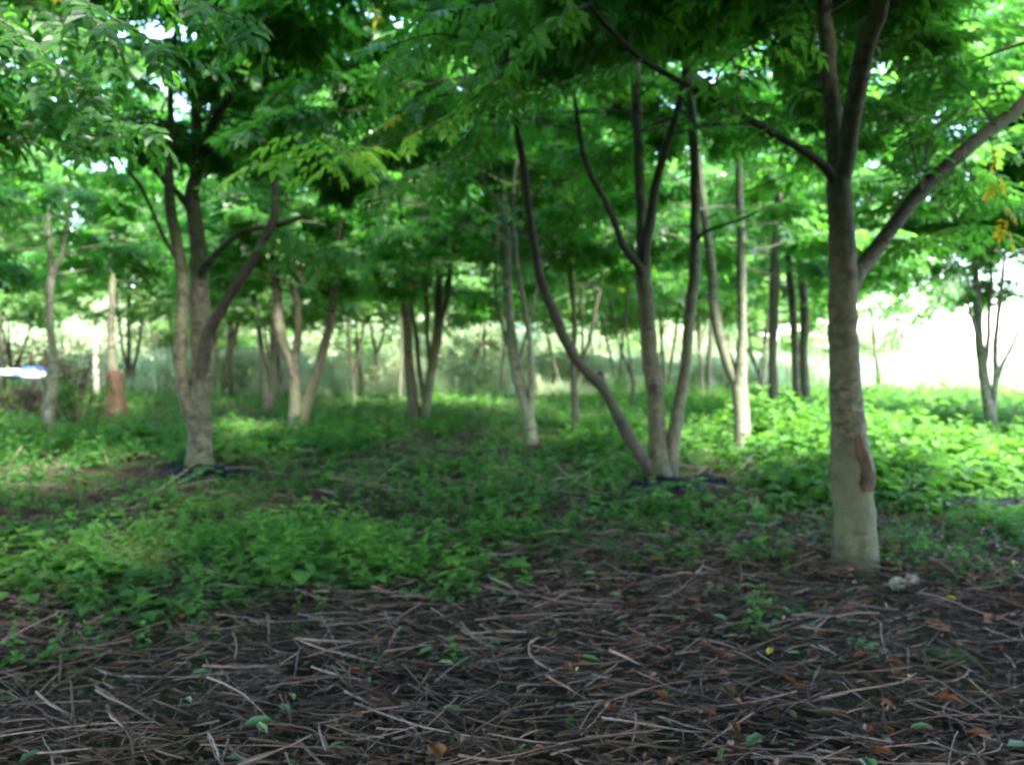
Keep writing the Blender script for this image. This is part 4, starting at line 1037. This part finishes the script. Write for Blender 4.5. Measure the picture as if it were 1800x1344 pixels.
# ------------------------------------------------------------------ plastic sheets, netting, stones, moss, wound
def crumple(name, px, py, w_, d_, mat, label, cat, group=None, amp=.05, sd=1, z0=.03, tear=.35, obj_py=None):
    seed(sd); c = G(px, py); nx, ny = 22, 16
    u, v = np.meshgrid(np.linspace(-1, 1, nx), np.linspace(-1, 1, ny))
    rag = 1 + .3 * (vnoise(np.arctan2(v, u) * 2, np.zeros_like(u), .6, sd) - .5)
    x = c[0] + u * w_ / 2 * rag; y = c[1] + v * d_ / 2 * rag
    z = gz(x, y) + z0 + amp * (vnoise(x, y, .13, sd) + .6 * vnoise(x, y, .05, sd + 1)) - tear * amp * 2.2 * (np.maximum(np.abs(u), np.abs(v)) ** 6)
    V = np.stack([x, y, z], -1).reshape(-1, 3) - c
    i, j = np.meshgrid(np.arange(nx - 1), np.arange(ny - 1)); k = (j * nx + i).ravel()
    o = mk(name, V, np.stack([k, k + 1, k + nx + 1, k + nx], 1), mat, smooth=True); o.location = c
    return tag(o, label, cat, group)
gm = 'sheets of dark planting membrane at the tree feet'
crumple('planting_membrane', 352, 838, .95, .6, M['membrane'], 'crumpled blue black plastic sheet round the foot of the left stem cluster', 'plastic sheet', gm, .07, 3, .05)
crumple('planting_membrane', 1172, 866, .85, .5, M['membrane'], 'crumpled blue black plastic sheet under the four stemmed tree', 'plastic sheet', gm, .08, 5, .06)
crumple('planting_membrane', 1312, 808, .7, .6, M['membrane'], 'dark plastic sheet at the foot of the pale Y shaped tree', 'plastic sheet', gm, .06, 7, .07)
crumple('planting_membrane', 1575, 889, .7, .4, M['membrane'], 'shiny bluish plastic scrap in the bright herbs right of the nearest trunk', 'plastic sheet', gm, .10, 9, .10)
crumple('planting_membrane', 1250, 862, .35, .25, M['membrane'], 'small glinting plastic scrap right of the four stemmed tree foot', 'plastic sheet', gm, .06, 11, .10)
crumple('planting_membrane', 1745, 905, 1.0, .25, M['membrane'], 'long strip of dull plastic in the herbs near the right edge', 'plastic sheet', gm, .06, 13, .10)

# plastic covered heap at the left
seed(71)
hb = P(35, 652, 22.); hb[2] = float(gz(hb[0], hb[1]))
def blob(name, c, rx, ry, rz, mat, parent, org, sd, n=18, lump=.3):
    th = np.linspace(0, math.pi, n)[:, None]; ph = np.linspace(0, 2 * math.pi, n * 2, endpoint=False)[None]
    X = np.sin(th) * np.cos(ph); Y = np.sin(th) * np.sin(ph); Z = np.cos(th) * np.ones_like(ph)
    r = 1 + lump * (vnoise(X * 2 + Z, Y * 2 - Z, .5, sd) - .5) + lump * .5 * (vnoise(X * 5 + Z * 3, Y * 5, .5, sd + 1) - .5)
    V = np.stack([c[0] + X * r * rx, c[1] + Y * r * ry, c[2] + Z * r * rz], -1).reshape(-1, 3) - org
    m = n * 2; i, j = np.meshgrid(np.arange(m), np.arange(n - 1)); i = i.ravel(); j = j.ravel()
    Q = np.stack([j * m + i, (j + 1) * m + i, (j + 1) * m + (i + 1) % m, j * m + (i + 1) % m], 1)
    return mk(name, V, Q, mat, None, np.full(len(Q), .5), parent, True)
root = empty('covered_heap', hb, 'low heap under white and blue plastic sheeting at the far left', 'tarpaulin')
top = P(35, 652, 22.)
blob('white_sheet', P(18, 656, 22.), .42, .6, .11, M['tarp_white'], root, hb, 3)
blob('white_sheet', P(60, 660, 21.6), .26, .4, .13, M['tarp_white'], root, hb, 6)
blob('blue_sheet', P(46, 658, 21.9), .26, .4, .10, M['tarp_blue'], root, hb, 8)
blob('blue_sheet', P(58, 650, 22.3), .26, .35, .09, M['tarp_blue'], root, hb, 12)
def thicket(key, c, wd, dp, h, n, leafm, col, size, label, group, stems=14, name='shrub', cat='shrub'):
    seed(sum(ord(q) * 19 for q in key)); c = np.array([c[0], c[1], float(gz(c[0], c[1]))])
    root = empty(name, c, label, cat, group); st = Acc(); lf = Acc()
    az = U(0, 6.28, stems); rr = U(.2, 1, stems)
    tip = np.stack([np.cos(az) * rr * wd, np.sin(az) * rr * dp, h * U(.5, 1.05, stems)], 1)
    b0 = np.stack([np.cos(az) * rr * wd * .35, np.sin(az) * rr * dp * .35, np.full(stems, -.05)], 1)
    t = np.linspace(0, 1, 5)[None, :, None]
    Pt = b0[:, None] * (1 - t) + tip[:, None] * t; Pt[:, :, 2] += (h * .2 * np.sin(math.pi * t[..., 0])); Pt[:, 1:-1] += U(-.03, .03, (stems, 3, 3))
    V, Q = tubes(Pt, np.broadcast_to(np.linspace(.012, .004, 5), (stems, 5)), 5); st.add(V, Q, .3, 0, True)
    i = rng.integers(0, stems, n); u = U(.2, 1, n)
    k = np.minimum((u * 4).astype(int), 3); f = (u * 4 - k)[:, None]
    pos = Pt[i, k] * (1 - f) + Pt[i, k + 1] * f + rng.normal(0, .05 * h, (n, 3)); pos[:, 2] = np.maximum(pos[:, 2], .01)
    dd = rng.normal(size=(n, 3)); dd[:, 2] *= .4
    for sel, cc, mi in ((rng.random(n) < .75, col, 0),):
        place(lf, leaflet(1, .5, .2), pos[sel], dd[sel], np.array([0, 0, 1.]) + rng.normal(0, .4, (sel.sum(), 3)), U(.6, 1.3, sel.sum()) * size, np.clip(cc + U(-.3, .3, sel.sum()), 0, .95))
    st.build('stems', [M['stalk']], root); lf.build('foliage', [M[leafm]], root)
    return root
tw = 'bramble thickets around the left trees'
thicket('k1', P(145, 770, 16.), .75, .5, 1.15, 700, 'herb', .4, .10, 'mixed bramble bush with olive leaves between the two left trees', tw)
thicket('k2', P(120, 720, 19.), 1.1, .6, 2.0, 1700, 'brown_leaf', .9, .09, 'rust brown twiggy bush behind the olive bramble bush', tw, stems=26)
thicket('k3', P(30, 720, 20.), 1.5, .8, .75, 1300, 'brown_leaf', .25, .08, 'brown brush pile in front of the plastic heap', tw, stems=40)
thicket('k4', P(20, 790, 14.5), 1.1, .6, .5, 1100, 'herb', .5, .09, 'low mixed bramble at the left edge', tw, stems=24)
thicket('k5', P(20, 620, 27.), 2.2, .9, 2.1, 2600, 'brown_leaf', .8, .12, 'tall reddish brown bush above the plastic heap', tw, stems=40)
# pale upright guard post
pb = P(169, 700, 27.); pb[2] = float(gz(pb[0], pb[1]))
root = empty('tree_shelter', pb, 'tall pale plastic tree shelter tube left of the orange wrapped tree', 'tree shelter')
s = np.array([[0, 0, -.1, .085], [0, 0, .8, .082], [.01, 0, 1.7, .08], [.015, 0, 2.55, .08]]); s = spline(s, .2)
V, Q = tubes(s[None, :, :3], s[None, :, 3], 14, .05); mk('tube', V, Q, M['stone'], None, None, root, True)
s = spline(np.array([[.1, .02, -.1, .02], [.1, .02, 1.1, .02], [.1, .02, 2.2, .018]]), .3); V, Q = tubes(s[None, :, :3], s[None, :, 3], 6); mk('stake', V, Q, M['stalk'], None, np.full(len(Q), .5), root, True)

# orange netting wrapped round a trunk (a part of that tree) and trailing on the ground
def netwrap(fn, nu, nv, wire, name, mat, parent=None, org=np.zeros(3)):
    """net from a surface function fn(u,v)->xyz : diagonal strands as tubes"""
    us = np.linspace(0, 1, nu); vs = np.linspace(0, 1, nv); Pt = []
    for u in us: Pt.append(np.array([fn(u, v) for v in np.linspace(0, 1, 24)]))
    for v in vs: Pt.append(np.array([fn(u, v) for u in np.linspace(0, 1, 24)]))
    Pt = np.array(Pt) - org
    V, Q = tubes(Pt, np.full(Pt.shape[:2], wire), 4)
    return mk(name, V, Q, mat, None, np.full(len(Q), .5), parent, True)
rt, rb, rS = TREES['T14']
S0 = rS[0]
def wrapfn(u, v):
    z = rb[2] + .02 + v * 1.1
    k = np.interp(z, S0[:, 2], np.arange(len(S0))); cx = np.interp(k, np.arange(len(S0)), S0[:, 0]); cyy = np.interp(k, np.arange(len(S0)), S0[:, 1]); r = np.interp(k, np.arange(len(S0)), S0[:, 3])
    a = u * 2 * math.pi; rr = r + .022 + .02 * math.sin(a * 3 + v * 7) + .10 * (1 - v) ** 4
    return np.array([cx + math.cos(a) * rr, cyy + math.sin(a) * rr, z])
netwrap(wrapfn, 30, 26, .008, 'netting', M['net'], rt, rb)
na, nb = G(128, 762), G(222, 738)
def strip(u, v):
    p = na * (1 - u) + nb * u + np.array([0, -.25 * math.sin(u * 3.1), 0])
    return np.array([p[0], p[1] - v * .05, float(gz(p[0], p[1])) + .03 + v * (.55 - .4 * u + .06 * math.sin(u * 14))])
o = netwrap(strip, 30, 10, .006, 'orange_netting', M['net']); tag(o, 'sagging orange mesh netting trailing on the ground left of the wrapped tree', 'netting')

# white stones
for i, (px, py, s, lb) in enumerate([(1578, 1036, .046, 'larger white stone on the litter right of the nearest trunk'), (1602, 1030, .038, 'smaller white stone touching the larger one')]):
    c = G(px, py + 12) + [0, 0, .07]; o = blob('stone', c, s, s * .9, s * .75, M['stone'], None, c, 20 + i, 12, 1.1); o.location = c
    tag(o, lb, 'stone', 'pair of white stones')
c = G(1660, 1165); o = blob('moss_clump', c, .17, .10, .05, M['moss'], None, c, 31, 12, .5); o.location = c; tag(o, 'dark green cushion of moss in the lower right brushwood', 'moss')

# bark wound on the nearest tree: raised lips round a sunken face, part of that tree
rt, rb, rS = TREES['T1']; S0 = rS[0]
def onstem(z, a, off):
    k = np.interp(z, S0[:, 2], np.arange(len(S0))); ar = np.arange(len(S0))
    return np.array([np.interp(k, ar, S0[:, 0]) + math.cos(a) * (np.interp(k, ar, S0[:, 3]) + off), np.interp(k, ar, S0[:, 1]) + math.sin(a) * (np.interp(k, ar, S0[:, 3]) + off), z])
zc = P(1500, 815, gdist(1003))[2]
def woundloop(ac, zc, wa, hz, wd, name):
    Pt = []; 
    for t in np.linspace(math.pi * -.15, math.pi * 1.15, 30):
        Pt.append([*onstem(zc + hz * math.sin(t) * (1 if math.sin(t) > 0 else .8), ac + wa * math.cos(t), .004), wd * (.5 + .7 * abs(math.sin(t * 1.5 + .4)))])
    Pt = np.array(Pt); V, Q = tubes(Pt[None, :, :3] - rb, Pt[None, :, 3], 7, .25)
    mk(name, V, Q, M['scar'], None, None, rt, True)
nu, nv = 12, 14
u_, v_ = np.meshgrid(np.linspace(-1, 1, nu), np.linspace(-1, 1, nv))
def wound_pt(a_, b_):
    wv = (.14 + .42 * ((1 - b_) / 2) ** .6) * (1 if b_ > -.8 else .8) * (1 + .35 * (float(vnoise(a_ * 2, b_ * 3, .4, 3)) - .5))
    return onstem(zc + .02 + .20 * b_, -math.pi / 2 + .30 - .18 * b_ + wv * a_, .007 * (1 - max(abs(a_), abs(b_)) ** 4) - .002 + .010 * (abs(a_) ** 3) * (1 - abs(a_)) * 4)
W_ = np.array([[wound_pt(a_, b_) for a_ in np.linspace(-1, 1, nu)] for b_ in np.linspace(-1, 1, nv)])
i, j = np.meshgrid(np.arange(nu - 1), np.arange(nv - 1)); k = (j * nu + i).ravel()
mk('bark_wound', W_.reshape(-1, 3) - rb, np.stack([k, k + 1, k + nu + 1, k + nu], 1), M['scar'], parent=rt, smooth=True)
tot = sum(len(o.data.polygons) for o in sc.objects if o.type == 'MESH'); print('faces', tot)
